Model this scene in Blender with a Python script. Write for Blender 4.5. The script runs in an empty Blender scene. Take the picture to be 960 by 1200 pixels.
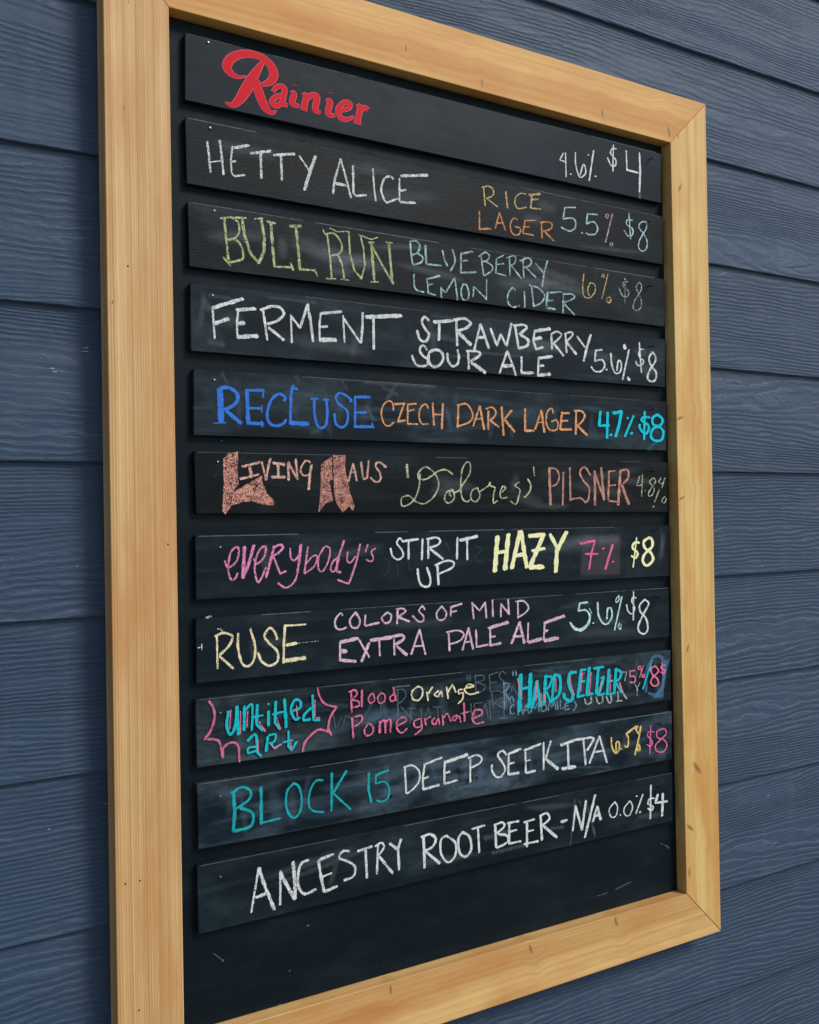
import bpy, bmesh, math, random
from mathutils import Vector, Matrix
random.seed(7)
CAM=[1091.08188, -0.0, -1.11581, -0.01839, 0.52789, 0.00372, -0.0151]
S_Z0=0.4037; LIP=0.0080; Y_FRONT=-0.0424; Y_PANEL=-0.0226; SLAT_T=0.0090
FRAME={'TL': (0.2366, 0.6576), 'BL': (0.2369, -0.7043), 'bl': (0.3124, -0.6273), 'TR': (1.2029, 0.6527), 'BR': (1.2073, -0.7101), 'tr': (1.1213, 0.5738), 'br': (1.1304, -0.633), 'tl': (0.3112, 0.5792)}
SLATS=[[(0.3334, 0.5597), (0.3322, 0.4792), (1.1112, 0.5578), (1.1094, 0.4778)], [(0.3319, 0.4589), (0.3329, 0.3799), (1.1127, 0.4563), (1.111, 0.3791)], [(0.3336, 0.3587), (0.3345, 0.2816), (1.1143, 0.3561), (1.1126, 0.2789)], [(0.3353, 0.2624), (0.3351, 0.1812), (1.1131, 0.259), (1.1114, 0.1813)], [(0.3379, 0.1601), (0.3368, 0.0809), (1.1137, 0.1586), (1.1119, 0.0797)], [(0.337, 0.0616), (0.3385, -0.0125), (1.1144, 0.0612), (1.1135, -0.0191)], [(0.3371, -0.0388), (0.337, -0.1148), (1.1149, -0.0411), (1.1141, -0.122)], [(0.3362, -0.1371), (0.3361, -0.214), (1.1127, -0.1405), (1.1119, -0.2193)], [(0.3348, -0.2331), (0.3352, -0.3141), (1.1143, -0.2414), (1.1134, -0.3208)], [(0.3349, -0.3332), (0.3358, -0.4113), (1.1149, -0.3395), (1.1132, -0.4167)], [(0.3335, -0.43), (0.3344, -0.511), (1.1137, -0.438), (1.1129, -0.5153)]]
NAIL_L=[(0.3615, 0.5544), (0.3621, 0.4516), (0.3659, 0.3524), (0.3623, 0.2501), (0.3629, 0.1484), (0.3657, 0.0499), (0.3673, -0.0529), (0.3659, -0.1514), (0.3644, -0.2518), (0.3629, -0.352), (0.3615, -0.4479)]
NAIL_R=[(1.0847, 0.5434), (1.0769, 0.4415), (1.0766, 0.3395), (1.08, 0.2448), (1.0797, 0.1442), (1.0757, 0.0464), (1.081, -0.0472), (1.0806, -0.1531), None, (1.0817, -0.3552), (1.0776, -0.4549)]
KNOTS=[(0.6314, 0.6072, 0.004, 1.69, 'T'), (0.7545, 0.5886, 0.0047, 1.69, 'T'), (0.9774, 0.591, 0.0055, 1.69, 'T'), (1.1179, 0.5896, 0.0076, 1.81, 'T'), (1.1407, 0.5043, 0.0062, 0.5, 'R'), (1.1332, 0.0025, 0.0058, 1.2, 'R'), (1.1323, 0.1316, 0.0067, 1.2, 'R'), (1.1412, -0.2397, 0.0058, 0.4, 'R'), (1.1581, -0.4347, 0.0107, -0.7, 'R'), (1.1404, -0.5282, 0.0077, -0.9, 'R'), (1.1369, -0.5988, 0.0058, 0, 'R'), (1.1387, 0.5867, 0.0039, 0, 'R'), (0.2651, 0.5729, 0.0019, 0, 'L'), (0.2576, 0.4504, 0.0021, 0.2, 'L'), (0.2423, 0.2273, 0.0028, 0.3, 'L'), (0.8162, -0.6429, 0.0061, 1.93, 'B'), (0.979, -0.6416, 0.0069, 1.93, 'B'), (0.5864, -0.6397, 0.0051, 1.65, 'B')]
HOLES=[(0.2599, 0.27), (0.3013, -0.0477), (0.2475, -0.4293), (0.2607, -0.5752), (0.2637, -0.4289)]
CHIPS=[(0.2163, 0.1792, 0.006), (0.2134, 0.1751, 0.009), (0.1781, 0.1532, 0.007), (0.1817, 0.1496, 0.006), (0.2046, -0.0709, 0.003), (0.1705, -0.364, 0.003)]
SCRATCH=[('l', 10, [10939, -5499, 11126, -5604]), ('l', 22, [11070, -5565, 11126, -5617]), ('l', 20, [9982, -6031, 10303, -5980]), ('l', 13, [9599, -6054, 9806, -6046]), ('l', 10, [3546, -5418, 3662, -5529]), ('l', 23, [3662, -5529, 3672, -5542]), ('l', 21, [4524, -5876, 4535, -5889]), ('l', 21, [4380, -6264, 4391, -6278]), ('l', 22, [4776, -5378, 4800, -5373]), ('l', 16, [3315, 3855, 3325, 3847]), ('l', 17, [3734, 765, 3744, 755]), ('l', 18, [9725, -16, 10523, -7]), ('l', 15, [7569, 3743, 7613, 3736]), ('l', 19, [6894, 4457, 6922, 4450])]
WRITING={
 1:[
  ('painted_logo','glossy red painted script lettering','red',1,1.079,[('c',[9,32,77,99,95,86,81,81,99,99,77,36],[4093,5246,3992,5212,3890,5240,3846,5316,3904,5423,4042,5508,4203,5537,4343,5508,4431,5429,4453,5334,4398,5244,4291,5182]),('c',[23,68,109,118,90,54,11],[4331,5494,4259,5389,4164,5225,4069,5050,3988,4924,3907,4852,3817,4866]),('c',[90,104,104,86,45,9],[4210,5224,4243,5110,4293,4988,4345,4900,4415,4863,4485,4900]),('c',[36,45,54,63],[4436,5125,4492,5202,4564,5225,4611,5186]),('c',[59,59,54,36],[4604,5200,4573,5070,4572,5007,4639,4999]),('c',[41,54,63,54,41],[4598,5125,4478,5072,4424,4990,4488,4963,4573,5036]),('l',57,[4740,5280,4740,5274]),('c',[27,59,63,32],[4676,5164,4727,5170,4698,5040,4802,5024]),('c',[32,63,68,68],[4836,5171,4895,5179,4874,5089,4853,4976]),('c',[41,54,68,68,32],[4877,5108,4965,5199,5044,5193,5012,5027,5091,5002]),('l',57,[5236,5288,5237,5282]),('c',[27,63,63,32],[5164,5164,5230,5175,5192,5007,5301,5008]),('c',[36,45,54,54,68,63,45,23],[5355,5075,5490,5137,5517,5206,5432,5206,5345,5096,5377,4991,5480,4996,5567,5053]),('c',[32,63,68,63],[5605,5185,5668,5198,5640,5087,5623,4978]),('l',32,[5560,4986,5675,4977]),('c',[41,45,63],[5656,5118,5726,5203,5779,5181])]),
  ('chalk_price','thin white chalk 4.6% figures','white',0.9,1.294,[('l',19,[9082,5211,9011,5098,9134,5088]),('l',19,[9123,5225,9129,4862]),('l',30,[9218,4924,9219,4917]),('c',19,[9317,5271,9319,5078,9393,4907,9492,4957,9516,5026,9473,5116,9402,4941]),('l',24,[9679,5360,9581,4885]),('l',26,[9572,5279,9572,5271]),('l',28,[9711,4976,9711,4968])]),
  ('chalk_price','white chalk $4 price','white',0.95,1.334,[('c',20,[10142,5472,10063,5461,10023,5379,10127,5298,10116,5208,10028,5197,9957,5301]),('l',18,[10084,5523,10064,5110]),('l',20,[10350,5483,10358,5183]),('l',29,[10352,5182,10593,5179]),('l',[22,31,27],[10631,5501,10639,5199,10617,4879])]),
  ('chalk_smudge',None,'dust',0.3,1.351,[('l',36,[10617,4857,10624,4779])]),
 ],
 2:[
  ('chalk_word','white chalk capitals, first name word','white',0.8,1.053,[('l',26,[3586,4341,3605,4170,3620,3981]),('l',26,[3741,4388,3765,4199,3783,3981]),('l',16,[3630,4106,3764,4147]),('l',35,[3929,4333,4112,4399]),('l',23,[3902,4346,3877,4168,3888,4013,3923,3985,4051,4024]),('l',21,[3881,4159,3941,4170]),('l',33,[4138,4302,4401,4382]),('l',30,[4263,4325,4270,4023]),('l',33,[4438,4336,4717,4404]),('l',28,[4533,4356,4544,4041]),('l',23,[4785,4388,4920,4227]),('l',[32,42,39],[5008,4425,4940,4249,4850,3971])]),
  ('chalk_word','white chalk capitals, second name word','white',0.8,1.133,[('c',27,[5250,3990,5279,4179,5366,4453]),('l',27,[5366,4453,5444,4207,5508,3976]),('l',36,[5289,4126,5442,4123]),('l',27,[5544,4401,5544,4038,5586,4011,5733,4046]),('l',23,[5839,4410,5852,4163,5875,3993]),('c',27,[6146,4326,6092,4355,6005,4302,5959,4162,5990,4053,6043,3995,6130,4037,6207,4072]),('l',40,[6268,4389,6684,4471]),('l',23,[6241,4351,6236,4054,6262,4029]),('l',27,[6242,4185,6336,4212]),('l',32,[6257,4034,6485,4058])]),
  ('chalk_word','yellow-orange chalk word RICE','tan',0.72,1.236,[('l',19,[7618,4453,7638,4198]),('c',19,[7588,4453,7692,4486,7778,4459,7777,4368,7664,4309]),('l',19,[7664,4309,7856,4217]),('l',25,[8004,4459,8032,4230]),('c',19,[8362,4482,8272,4478,8180,4401,8166,4306,8229,4248,8371,4290]),('l',35,[8427,4478,8625,4527]),('l',25,[8479,4480,8449,4294]),('l',25,[8478,4417,8584,4444]),('l',21,[8449,4288,8639,4306])]),
  ('chalk_word','orange chalk word LAGER','orange',0.7,1.243,[('l',21,[7538,4102,7533,3845]),('l',29,[7533,3851,7730,3887]),('l',21,[7810,3904,7884,4140,7985,3899]),('l',21,[7831,3975,7932,3998]),('c',21,[8200,4084,8136,4095,8078,4004,8094,3893,8170,3853,8247,3894,8249,3967,8159,3975]),('l',21,[8538,4123,8342,4090,8299,3902,8494,3897]),('l',21,[8314,3997,8418,4012]),('l',21,[8643,4107,8652,3877]),('c',21,[8616,4103,8763,4131,8843,4115,8815,4037,8680,3976]),('l',27,[8681,3997,8870,3865])]),
  ('chalk_price','pale blue chalk 5.5 figures','cyanw',0.75,1.295,[('l',22,[9300,4429,9093,4397,9056,4221]),('c',22,[9056,4221,9227,4257,9296,4213,9280,4114,9168,4055,9018,4087]),('l',32,[9418,4066,9418,4058]),('l',22,[9736,4387,9537,4368,9505,4222]),('c',22,[9505,4211,9648,4264,9732,4189,9687,4085,9558,4056,9502,4070])]),
  ('chalk_price','pinkish chalk percent sign','pinkw',0.6,1.322,[('c',18,[9939,4428,9894,4388,9937,4362,9962,4420]),('l',20,[10041,4443,9886,3981]),('c',18,[10002,3996,9973,3959,10016,3943,10040,3990])]),
  ('chalk_price','pale blue chalk $8 price','cyanw',0.75,1.349,[('l',20,[10383,4506,10410,4107]),('c',20,[10456,4405,10351,4400,10334,4320,10453,4270,10451,4180,10360,4145,10272,4222]),('c',20,[10745,4425,10637,4398,10590,4312,10680,4234,10763,4110,10735,3982,10643,3947,10577,3995,10601,4111,10711,4261,10759,4359,10745,4425])]),
 ],
 3:[
  ('chalk_word','yellow-green chalk capitals with serifs, first name word','lime',0.66,1.058,[('l',30,[3781,3468,3804,3221,3827,2948]),('c',26,[3736,3444,3880,3474,3960,3417,3968,3305,3912,3227,3831,3199]),('c',28,[3912,3227,3993,3143,4018,3041,3999,2978,3844,2924]),('l',23,[3765,2974,3853,2890]),('l',23,[3925,3481,4062,3493]),('l',35,[4010,3485,4040,3271,4110,3071,4220,2962]),('l',37,[4220,2962,4287,3111,4299,3289,4256,3521]),('l',23,[4172,3500,4275,3524]),('l',26,[4340,3493,4444,3487]),('l',35,[4387,3479,4402,3215,4426,2952]),('l',26,[4426,2943,4655,2962]),('l',23,[4647,3015,4678,2929]),('l',35,[4635,3479,4790,3501]),('l',35,[4722,3473,4747,3225,4768,2957]),('l',26,[4768,2948,4968,2963]),('l',18,[4973,2973,5007,2895])]),
  ('chalk_word','yellow-green chalk capitals with serifs, second name word','lime',0.66,1.119,[('l',17,[5097,3500,5126,3440]),('l',24,[5156,3435,5192,3174,5212,2901]),('c',24,[5126,3440,5237,3474,5328,3412,5367,3307,5325,3218,5212,3180]),('l',26,[5304,3206,5364,3085,5391,2903]),('l',17,[5137,2874,5268,2889]),('l',17,[5340,2888,5453,2895]),('l',15,[5198,3532,5299,3501,5463,3527]),('l',24,[5468,3524,5479,3247,5538,3032,5641,2932]),('l',21,[5641,2932,5696,3107,5679,3348,5634,3501]),('l',15,[5609,3507,5692,3490,5798,3467,5894,3509]),('l',24,[5754,3424,5840,3435]),('l',35,[5797,3420,5814,3178,5835,2926]),('l',19,[5778,2904,5895,2918]),('l',30,[5807,3384,5963,3139,6122,2921]),('l',34,[6066,3437,6083,3192,6111,2929]),('l',24,[6023,3460,6120,3464])]),
  ('chalk_word','pale turquoise chalk word BLUEBERRY','cyanw',0.66,1.209,[('l',24,[6390,3519,6405,3367,6425,3215]),('c',24,[6386,3528,6487,3542,6542,3491,6518,3401,6427,3341]),('c',24,[6518,3372,6585,3332,6561,3261,6436,3211]),('l',30,[6633,3503,6640,3251]),('l',24,[6640,3245,6881,3255]),('l',24,[6908,3471,6940,3337,6986,3264]),('c',24,[7072,3502,7112,3379,7092,3287,7031,3201]),('l',30,[7406,3516,7213,3461]),('l',24,[7213,3461,7208,3192]),('l',22,[7223,3363,7319,3381]),('l',26,[7208,3196,7461,3232]),('l',20,[7551,3474,7573,3336,7594,3197]),('c',20,[7514,3460,7625,3534,7698,3493,7648,3416,7574,3397]),('c',20,[7647,3396,7733,3366,7744,3296,7607,3199]),('l',20,[7948,3535,7822,3468,7805,3263,7980,3242]),('l',20,[7815,3386,7946,3412]),('l',20,[8049,3507,8056,3251]),('c',20,[7998,3501,8126,3548,8163,3501,8123,3424,8059,3406]),('l',24,[8085,3398,8260,3234]),('l',24,[8291,3507,8305,3249]),('c',24,[8240,3490,8383,3549,8447,3505,8407,3438,8315,3406]),('l',24,[8354,3400,8521,3284]),('l',21,[8519,3490,8657,3373]),('l',24,[8745,3551,8685,3388,8638,3159])]),
  ('chalk_word','pale turquoise chalk word LEMON','cyanw',0.66,1.187,[('c',22,[6441,3082,6447,2928,6497,2866,6599,2858]),('l',28,[6855,3111,6647,3038]),('l',22,[6648,3048,6667,2855]),('l',22,[6669,2963,6749,2985]),('l',22,[6656,2854,6781,2838]),('l',22,[6875,2946,6944,2885,7100,3110,7122,2983,7142,2807]),('l',22,[6871,2956,6880,2809]),('c',22,[7253,3048,7204,2953,7226,2836,7309,2834,7335,2927,7301,3023,7253,3048]),('l',22,[7406,2885,7421,3027,7601,2895,7632,2858]),('l',18,[7643,3152,7632,2858])]),
  ('chalk_word','pale turquoise chalk word CIDER','cyanw',0.66,1.263,[('c',23,[8142,3055,8091,3080,8013,2979,8011,2856,8099,2803,8214,2836]),('l',23,[8308,3052,8312,2825]),('l',22,[8442,3137,8473,2852]),('c',22,[8401,3155,8568,3129,8678,3029,8620,2923,8473,2848]),('l',25,[8994,3119,8736,3080]),('l',31,[8736,3080,8708,2854,8873,2848]),('l',22,[8719,2955,8833,2978]),('l',25,[9037,3113,9022,2806]),('c',22,[9036,3090,9197,3107,9255,3068,9166,3013,9034,2965]),('l',25,[9048,2944,9249,2798])]),
  ('chalk_price','tan chalk 6% figures','tan',0.62,1.312,[('c',19,[9440,3443,9412,3245,9433,3109,9538,3086,9645,3178,9662,3284,9572,3320,9510,3209,9538,3120]),('c',19,[9819,3481,9802,3439,9848,3444,9834,3482]),('l',19,[9920,3488,9795,3101]),('c',21,[9935,3151,9887,3087,9933,3050,9980,3109,9935,3151])]),
  ('chalk_price','pale grey chalk $8 price','greyw',0.6,1.344,[('l',17,[10276,3470,10267,3068]),('c',17,[10332,3429,10236,3395,10250,3326,10344,3277,10327,3192,10216,3192,10146,3302]),('c',17,[10572,3445,10506,3354,10552,3275,10614,3163,10596,3041,10498,2988,10435,3037,10485,3161,10601,3305,10620,3402,10572,3445])]),
  ('chalk_smudge',None,'pinkw',0.12,1.264,[('l',76,[8738,3215,8910,3245]),('l',58,[8514,3256,8570,3251])]),
 ],
 4:[
  ('chalk_smudge',None,'dust',0.1,1.106,[('l',92,[3527,2433,3578,2318]),('l',92,[3572,1942,3749,1922]),('l',55,[3580,2490,3847,2483]),('l',44,[4325,2551,4982,2547]),('l',37,[6951,2000,7574,2085]),('l',44,[7525,2102,8226,2103]),('l',33,[6707,2548,7340,2548])]),
  ('chalk_word','bold white chalk name word','white',0.85,1.078,[('l',45,[3622,2348,4001,2496]),('l',25,[3622,2348,3629,2186,3643,1982]),('l',45,[3646,2162,3816,2235]),('l',41,[3926,2353,4165,2393]),('l',25,[3944,2354,3923,2179,3930,2023]),('l',45,[3942,2189,4015,2204]),('l',48,[3930,2023,4187,2059]),('l',29,[4267,2377,4292,2194,4317,2020]),('c',34,[4233,2383,4380,2441,4494,2435,4540,2359,4453,2271,4320,2215]),('l',36,[4338,2172,4535,2038]),('l',23,[4636,2360,4644,2011]),('l',30,[4646,2334,4760,2209]),('l',32,[4760,2209,4867,2517]),('l',34,[4867,2517,4908,2286,4934,2053]),('l',34,[5049,2417,5343,2470]),('l',25,[5049,2426,5026,2242,5033,2061]),('l',34,[5036,2243,5137,2261]),('l',54,[5044,2080,5255,2097]),('l',23,[5367,2420,5382,2070]),('l',30,[5383,2375,5616,2086]),('l',32,[5654,2485,5647,2297,5623,2090]),('l',54,[5706,2434,6235,2503]),('l',34,[5812,2425,5811,2020])]),
  ('chalk_word','white chalk word STRAWBERRY','white',0.85,1.232,[('c',33,[6672,2476,6604,2522,6558,2446,6613,2354,6668,2291,6633,2200,6564,2185,6509,2229,6481,2323]),('l',45,[6751,2464,7049,2511]),('l',33,[6839,2472,6828,2222]),('l',33,[7120,2517,7122,2349,7130,2172]),('c',39,[7078,2520,7244,2559,7358,2509,7290,2433,7158,2382]),('l',47,[7157,2352,7357,2199]),('l',29,[7417,2144,7468,2319,7525,2505]),('l',33,[7525,2505,7603,2330,7661,2173]),('l',39,[7480,2310,7615,2331]),('l',33,[7699,2459,7803,2225,7876,2394,7974,2228,8069,2564]),('l',33,[8132,2539,8189,2214]),('c',35,[8106,2537,8286,2563,8337,2516,8206,2422]),('c',39,[8232,2413,8360,2352,8345,2267,8202,2215]),('l',33,[8479,2466,8464,2339,8514,2218]),('l',47,[8493,2488,8772,2550]),('l',45,[8490,2373,8609,2404]),('l',35,[8514,2228,8633,2265]),('l',29,[8797,2472,8806,2251]),('c',27,[8797,2472,8905,2519,8986,2467,8821,2326]),('l',35,[8835,2338,9021,2172]),('l',29,[9068,2484,9082,2219]),('c',27,[9054,2494,9165,2535,9205,2496,9079,2379]),('l',35,[9093,2369,9269,2211]),('l',29,[9288,2481,9438,2332]),('l',35,[9561,2526,9481,2335,9412,2114])]),
  ('chalk_word','white chalk words SOUR ALE','white',0.85,1.207,[('c',30,[6630,2074,6575,2132,6517,2075,6550,2000,6639,1938,6627,1869,6536,1844,6446,1867,6392,1978]),('c',36,[6675,2048,6756,2083,6848,2071,6893,1996,6857,1905,6763,1849,6684,1873,6651,1959,6671,2048]),('c',30,[6957,2050,6974,1942,7043,1878,7126,1914,7151,2014,7129,2112]),('l',30,[7308,2106,7315,1857]),('c',34,[7284,2104,7452,2117,7512,2071,7353,1969]),('l',50,[7365,1950,7593,1825]),('l',30,[7841,1830,7985,2157]),('l',30,[7985,2157,8070,1979,8131,1818]),('l',50,[7918,1937,8057,1957]),('l',30,[8238,2094,8234,1856]),('l',42,[8234,1862,8441,1875]),('l',30,[8550,2085,8532,1833]),('l',42,[8551,2095,8804,2145]),('l',38,[8548,1980,8641,1997]),('l',46,[8546,1844,8758,1878])]),
  ('chalk_price','white chalk 5.6% figures','white',0.85,1.324,[('l',26,[9779,2315,9650,2294,9632,2130]),('c',26,[9632,2130,9776,2162,9832,2078,9758,1986,9629,1977,9559,2038]),('l',35,[9871,2019,9871,2011]),('c',26,[9957,2274,9977,2088,10047,1971,10151,2011,10169,2145,10110,2163,10078,2017]),('l',48,[10243,2424,10254,2369]),('l',26,[10337,2358,10193,1881]),('l',40,[10309,1921,10332,1878])]),
  ('chalk_price','white chalk $8 price','white',0.85,1.359,[('l',23,[10556,2487,10595,2018]),('c',23,[10639,2392,10563,2364,10551,2262,10642,2205,10588,2130,10497,2135,10483,2194]),('c',29,[10839,2362,10759,2254,10803,2144,10909,2038,10891,1923,10797,1890,10721,1935,10770,2063,10897,2219,10899,2298,10839,2362])]),
 ],
 5:[
  ('chalk_smudge',None,'dust',0.09,1.110,[('l',55,[5936,1529,6173,1428]),('l',55,[6131,1559,5997,1362]),('l',48,[5660,1570,6759,1576]),('l',55,[5697,1254,5800,1071]),('l',41,[4692,1602,4729,1515]),('l',44,[3726,1576,3795,1443]),('l',37,[5328,1568,5409,1462]),('l',66,[4896,891,5015,913])]),
  ('chalk_word','bright blue chalk name word','blue',0.97,1.079,[('l',68,[3698,1377,3702,1180,3708,982]),('l',13,[3611,961,3770,971]),('c',41,[3705,1391,3813,1397,3902,1345,3919,1259,3863,1187,3755,1130]),('l',48,[3773,1114,3960,974]),('l',34,[4030,1378,4261,1390]),('l',23,[4251,1390,4250,1302]),('l',45,[4039,1378,4051,969]),('l',30,[4054,1161,4229,1165]),('l',16,[4230,1204,4229,1116]),('l',38,[4042,977,4245,976]),('l',23,[4227,1011,4235,941]),('c',34,[4523,1271,4543,1317,4458,1357,4362,1281,4304,1137,4311,1014,4395,955,4509,986,4548,1041]),('l',29,[4612,1436,4709,1433]),('l',34,[4651,1474,4620,1347,4605,989]),('l',57,[4615,999,4848,998]),('l',25,[4893,1316,4992,1327]),('c',34,[4938,1319,4939,1128,4976,985,5035,950,5096,998,5119,1154,5106,1327]),('l',23,[5061,1312,5152,1317]),('c',32,[5447,1307,5468,1327,5387,1387,5295,1410,5243,1352,5283,1272,5404,1185,5402,1037,5329,970,5238,1012,5220,1140]),('l',36,[5521,1372,5741,1383]),('l',30,[5521,1366,5514,985]),('l',32,[5528,1172,5685,1178]),('l',39,[5504,985,5788,995]),('l',20,[5767,1041,5781,976])]),
  ('chalk_word','orange chalk word CZECH','orange',0.85,1.158,[('c',21,[6093,1224,6083,1319,6019,1344,5942,1284,5908,1169,5949,1038,6024,1013,6096,1063]),('l',27,[6116,1307,6270,1322]),('l',21,[6259,1318,6156,1075]),('l',27,[6156,1075,6277,1098]),('l',25,[6314,1311,6448,1331]),('l',21,[6314,1320,6309,1052]),('l',21,[6324,1225,6413,1248]),('l',21,[6309,1052,6466,1053]),('c',21,[6639,1277,6594,1330,6514,1272,6490,1155,6533,1060,6635,1064]),('l',25,[6709,1349,6726,1047]),('l',21,[6729,1194,6856,1199]),('l',29,[6874,1347,6852,1003])]),
  ('chalk_word','orange chalk word DARK','orange',0.85,1.214,[('l',28,[7132,1329,7110,1031]),('c',24,[7115,1338,7258,1365,7341,1289,7368,1190,7301,1108,7098,1041]),('l',24,[7372,1060,7492,1346]),('l',28,[7492,1346,7520,1196,7559,1017]),('l',20,[7398,1151,7544,1177]),('l',28,[7637,1282,7627,1019]),('c',24,[7596,1310,7707,1336,7768,1267,7717,1184,7635,1151]),('l',26,[7642,1161,7814,1062]),('l',30,[7869,1353,7894,946]),('l',28,[8045,1310,7916,1172]),('l',34,[7916,1172,8089,1004])]),
  ('chalk_word','orange chalk word LAGER','orange',0.85,1.275,[('l',30,[8288,1341,8282,1020]),('l',38,[8282,1024,8438,1029]),('l',28,[8464,1047,8588,1334]),('l',28,[8588,1334,8635,1011]),('l',21,[8506,1153,8624,1157]),('c',23,[8814,1291,8775,1369,8694,1307,8672,1159,8729,1056,8849,1049,8891,1125,8866,1198,8771,1173]),('l',32,[8962,1308,9113,1314]),('l',30,[8976,1319,8930,1063]),('l',30,[8946,1190,9083,1200]),('l',38,[8930,1063,9149,1070]),('l',30,[9246,1352,9230,998]),('c',28,[9210,1350,9349,1356,9417,1284,9345,1184,9247,1138]),('l',38,[9261,1138,9453,994])]),
  ('chalk_price','bright cyan chalk 4.7% figures','cyan',1,1.331,[('l',35,[9725,1362,9697,1143,9899,1161]),('l',35,[9874,1357,9852,962]),('l',44,[9931,1017,9931,1009]),('l',44,[9990,1351,10167,1381]),('l',40,[10152,1369,10104,1168,10027,989]),('l',40,[10284,1290,10284,1282]),('l',29,[10410,1324,10218,995]),('l',53,[10359,1052,10360,1044])]),
  ('chalk_price','bright cyan chalk $8 price','cyan',1,1.364,[('l',29,[10648,1402,10624,962]),('c',34,[10754,1316,10616,1310,10584,1253,10720,1190,10718,1100,10641,1052,10536,1139,10537,1195]),('c',36,[10925,1368,10815,1307,10829,1205,10952,1176,11044,1099,11010,973,10885,946,10778,1000,10811,1126,10984,1200,11033,1293,10925,1368])]),
  ('chalk_smudge',None,'cyan',0.16,1.365,[('l',77,[10885,946,10712,806])]),
 ],
 6:[
  ('chalk_letter','large filled salmon chalk capital with flared foot','salmon',0.66,1.050,[('f',17,[3725,531,3792,598,3918,626,3905,375,3918,228,3839,132,4086,263,4217,334,4233,220,4288,114,4384,17,4370,-36,4230,-17,4101,19,3954,7,3827,-23,3745,-139,3710,-91,3727,201])]),
  ('chalk_word','small peach chalk capitals after the first large letter','peach',0.8,1.073,[('l',30,[3970,445,4191,497]),('l',34,[4061,446,4087,315]),('l',30,[3940,292,4180,351]),('l',23,[4219,510,4272,282]),('l',30,[4332,547,4272,291]),('l',36,[4369,494,4520,479]),('l',32,[4435,469,4438,318]),('l',36,[4351,318,4527,319]),('l',32,[4569,498,4575,284]),('l',25,[4574,507,4691,293]),('l',27,[4675,544,4695,293]),('c',23,[4870,511,4811,528,4751,455,4741,383,4789,339,4867,358]),('l',32,[4889,475,4868,385,4845,168])]),
  ('chalk_letter','large filled salmon chalk capital with two ragged legs','salmon',0.6,1.107,[('f',18,[5024,495,5180,598,5181,296,5145,278,5153,150,5191,22,5080,-14,4978,-126,4991,23,5013,205]),('f',18,[5195,604,5374,611,5367,408,5399,279,5428,113,5497,-45,5461,-109,5425,-44,5317,-130,5241,-33,5203,113,5194,297])]),
  ('chalk_word','small peach chalk capitals after the second large letter','peach',0.78,1.129,[('l',22,[5409,270,5479,502]),('l',24,[5479,502,5530,280]),('l',21,[5432,391,5525,392]),('l',26,[5596,523,5622,318]),('l',26,[5628,299,5681,318,5710,543]),('c',26,[5971,462,5939,490,5854,527,5811,479,5873,386,5883,301,5818,263,5734,319]),('l',37,[5950,475,5950,468])]),
  ('chalk_word','pale yellow chalk cursive word in quotes','limew',0.68,1.201,[('l',31,[6287,502,6301,330]),('c',20,[6476,299,6465,386,6581,474,6725,388,6790,246,6728,92,6572,-21,6433,-5,6309,82,6197,50,6207,-53,6307,-36,6409,49,6474,201,6495,375]),('c',22,[6477,331,6552,299,6668,344,6772,411,6903,441,7020,380]),('c',20,[7016,169,6910,125,6882,26,6947,-23,7040,47,7016,158,6962,114,6988,69]),('l',20,[7028,114,7122,158]),('c',20,[7108,136,7176,225,7300,383,7316,517,7263,550,7180,448,7150,225,7173,47,7253,-3,7321,46]),('c',20,[7432,192,7336,147,7321,35,7401,-4,7471,79,7432,192]),('l',20,[7472,136,7625,222,7653,272]),('c',20,[7639,272,7666,215,7735,193,7705,90,7703,-24,7774,10]),('c',20,[7823,113,7917,182,7876,216,7824,136,7839,44,7943,55]),('c',20,[8162,275,8089,228,8174,159,8143,43,8098,-45,7999,-2]),('c',27,[8322,322,8370,229,8347,136,8258,54]),('l',22,[8428,498,8440,370])]),
  ('chalk_word','salmon chalk word PILSNER','salmon',0.72,1.307,[('l',37,[8717,467,8733,-59]),('c',22,[8704,488,8851,468,8903,363,8860,257,8765,215]),('l',26,[8985,427,8962,-61]),('l',26,[9110,493,9113,2]),('l',24,[9114,24,9308,44,9390,-10]),('c',26,[9511,390,9401,507,9302,431,9369,302,9479,195,9461,22,9390,-31]),('l',37,[9597,455,9592,-65]),('l',28,[9597,434,9774,10]),('l',37,[9727,501,9774,10]),('l',19,[9870,448,10015,460]),('l',28,[9884,437,9860,-1,10049,-24]),('l',26,[9880,229,10011,240]),('l',39,[10118,461,10063,-69]),('c',32,[10118,461,10267,474,10279,352,10173,263]),('l',43,[10143,240,10285,-59])]),
  ('chalk_price','pale yellow chalk 4.8% figures','limew',0.6,1.367,[('l',18,[10520,376,10456,230,10578,242]),('l',18,[10581,410,10558,62]),('l',20,[10636,156,10637,148]),('c',18,[10810,356,10731,288,10822,197,10805,107,10726,62,10713,130,10855,288,10825,356]),('c',18,[10981,357,10933,289,11010,266,11059,346]),('l',18,[11075,358,10993,198]),('l',18,[10946,175,10832,-29]),('l',29,[10806,-97,10806,-105]),('c',18,[11068,61,10989,-7,11050,-42,11093,27])]),
 ],
 7:[
  ('chalk_smudge',None,'dust',0.08,1.170,[('c',15,[5918,-736,6003,-815,5980,-909,5914,-981]),('c',15,[6112,-819,6131,-991]),('c',15,[6310,-808,6308,-923,6398,-888]),('l',17,[6882,-555,6972,-715]),('c',17,[7377,-629,7498,-672,7374,-788,7494,-873])]),
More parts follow.
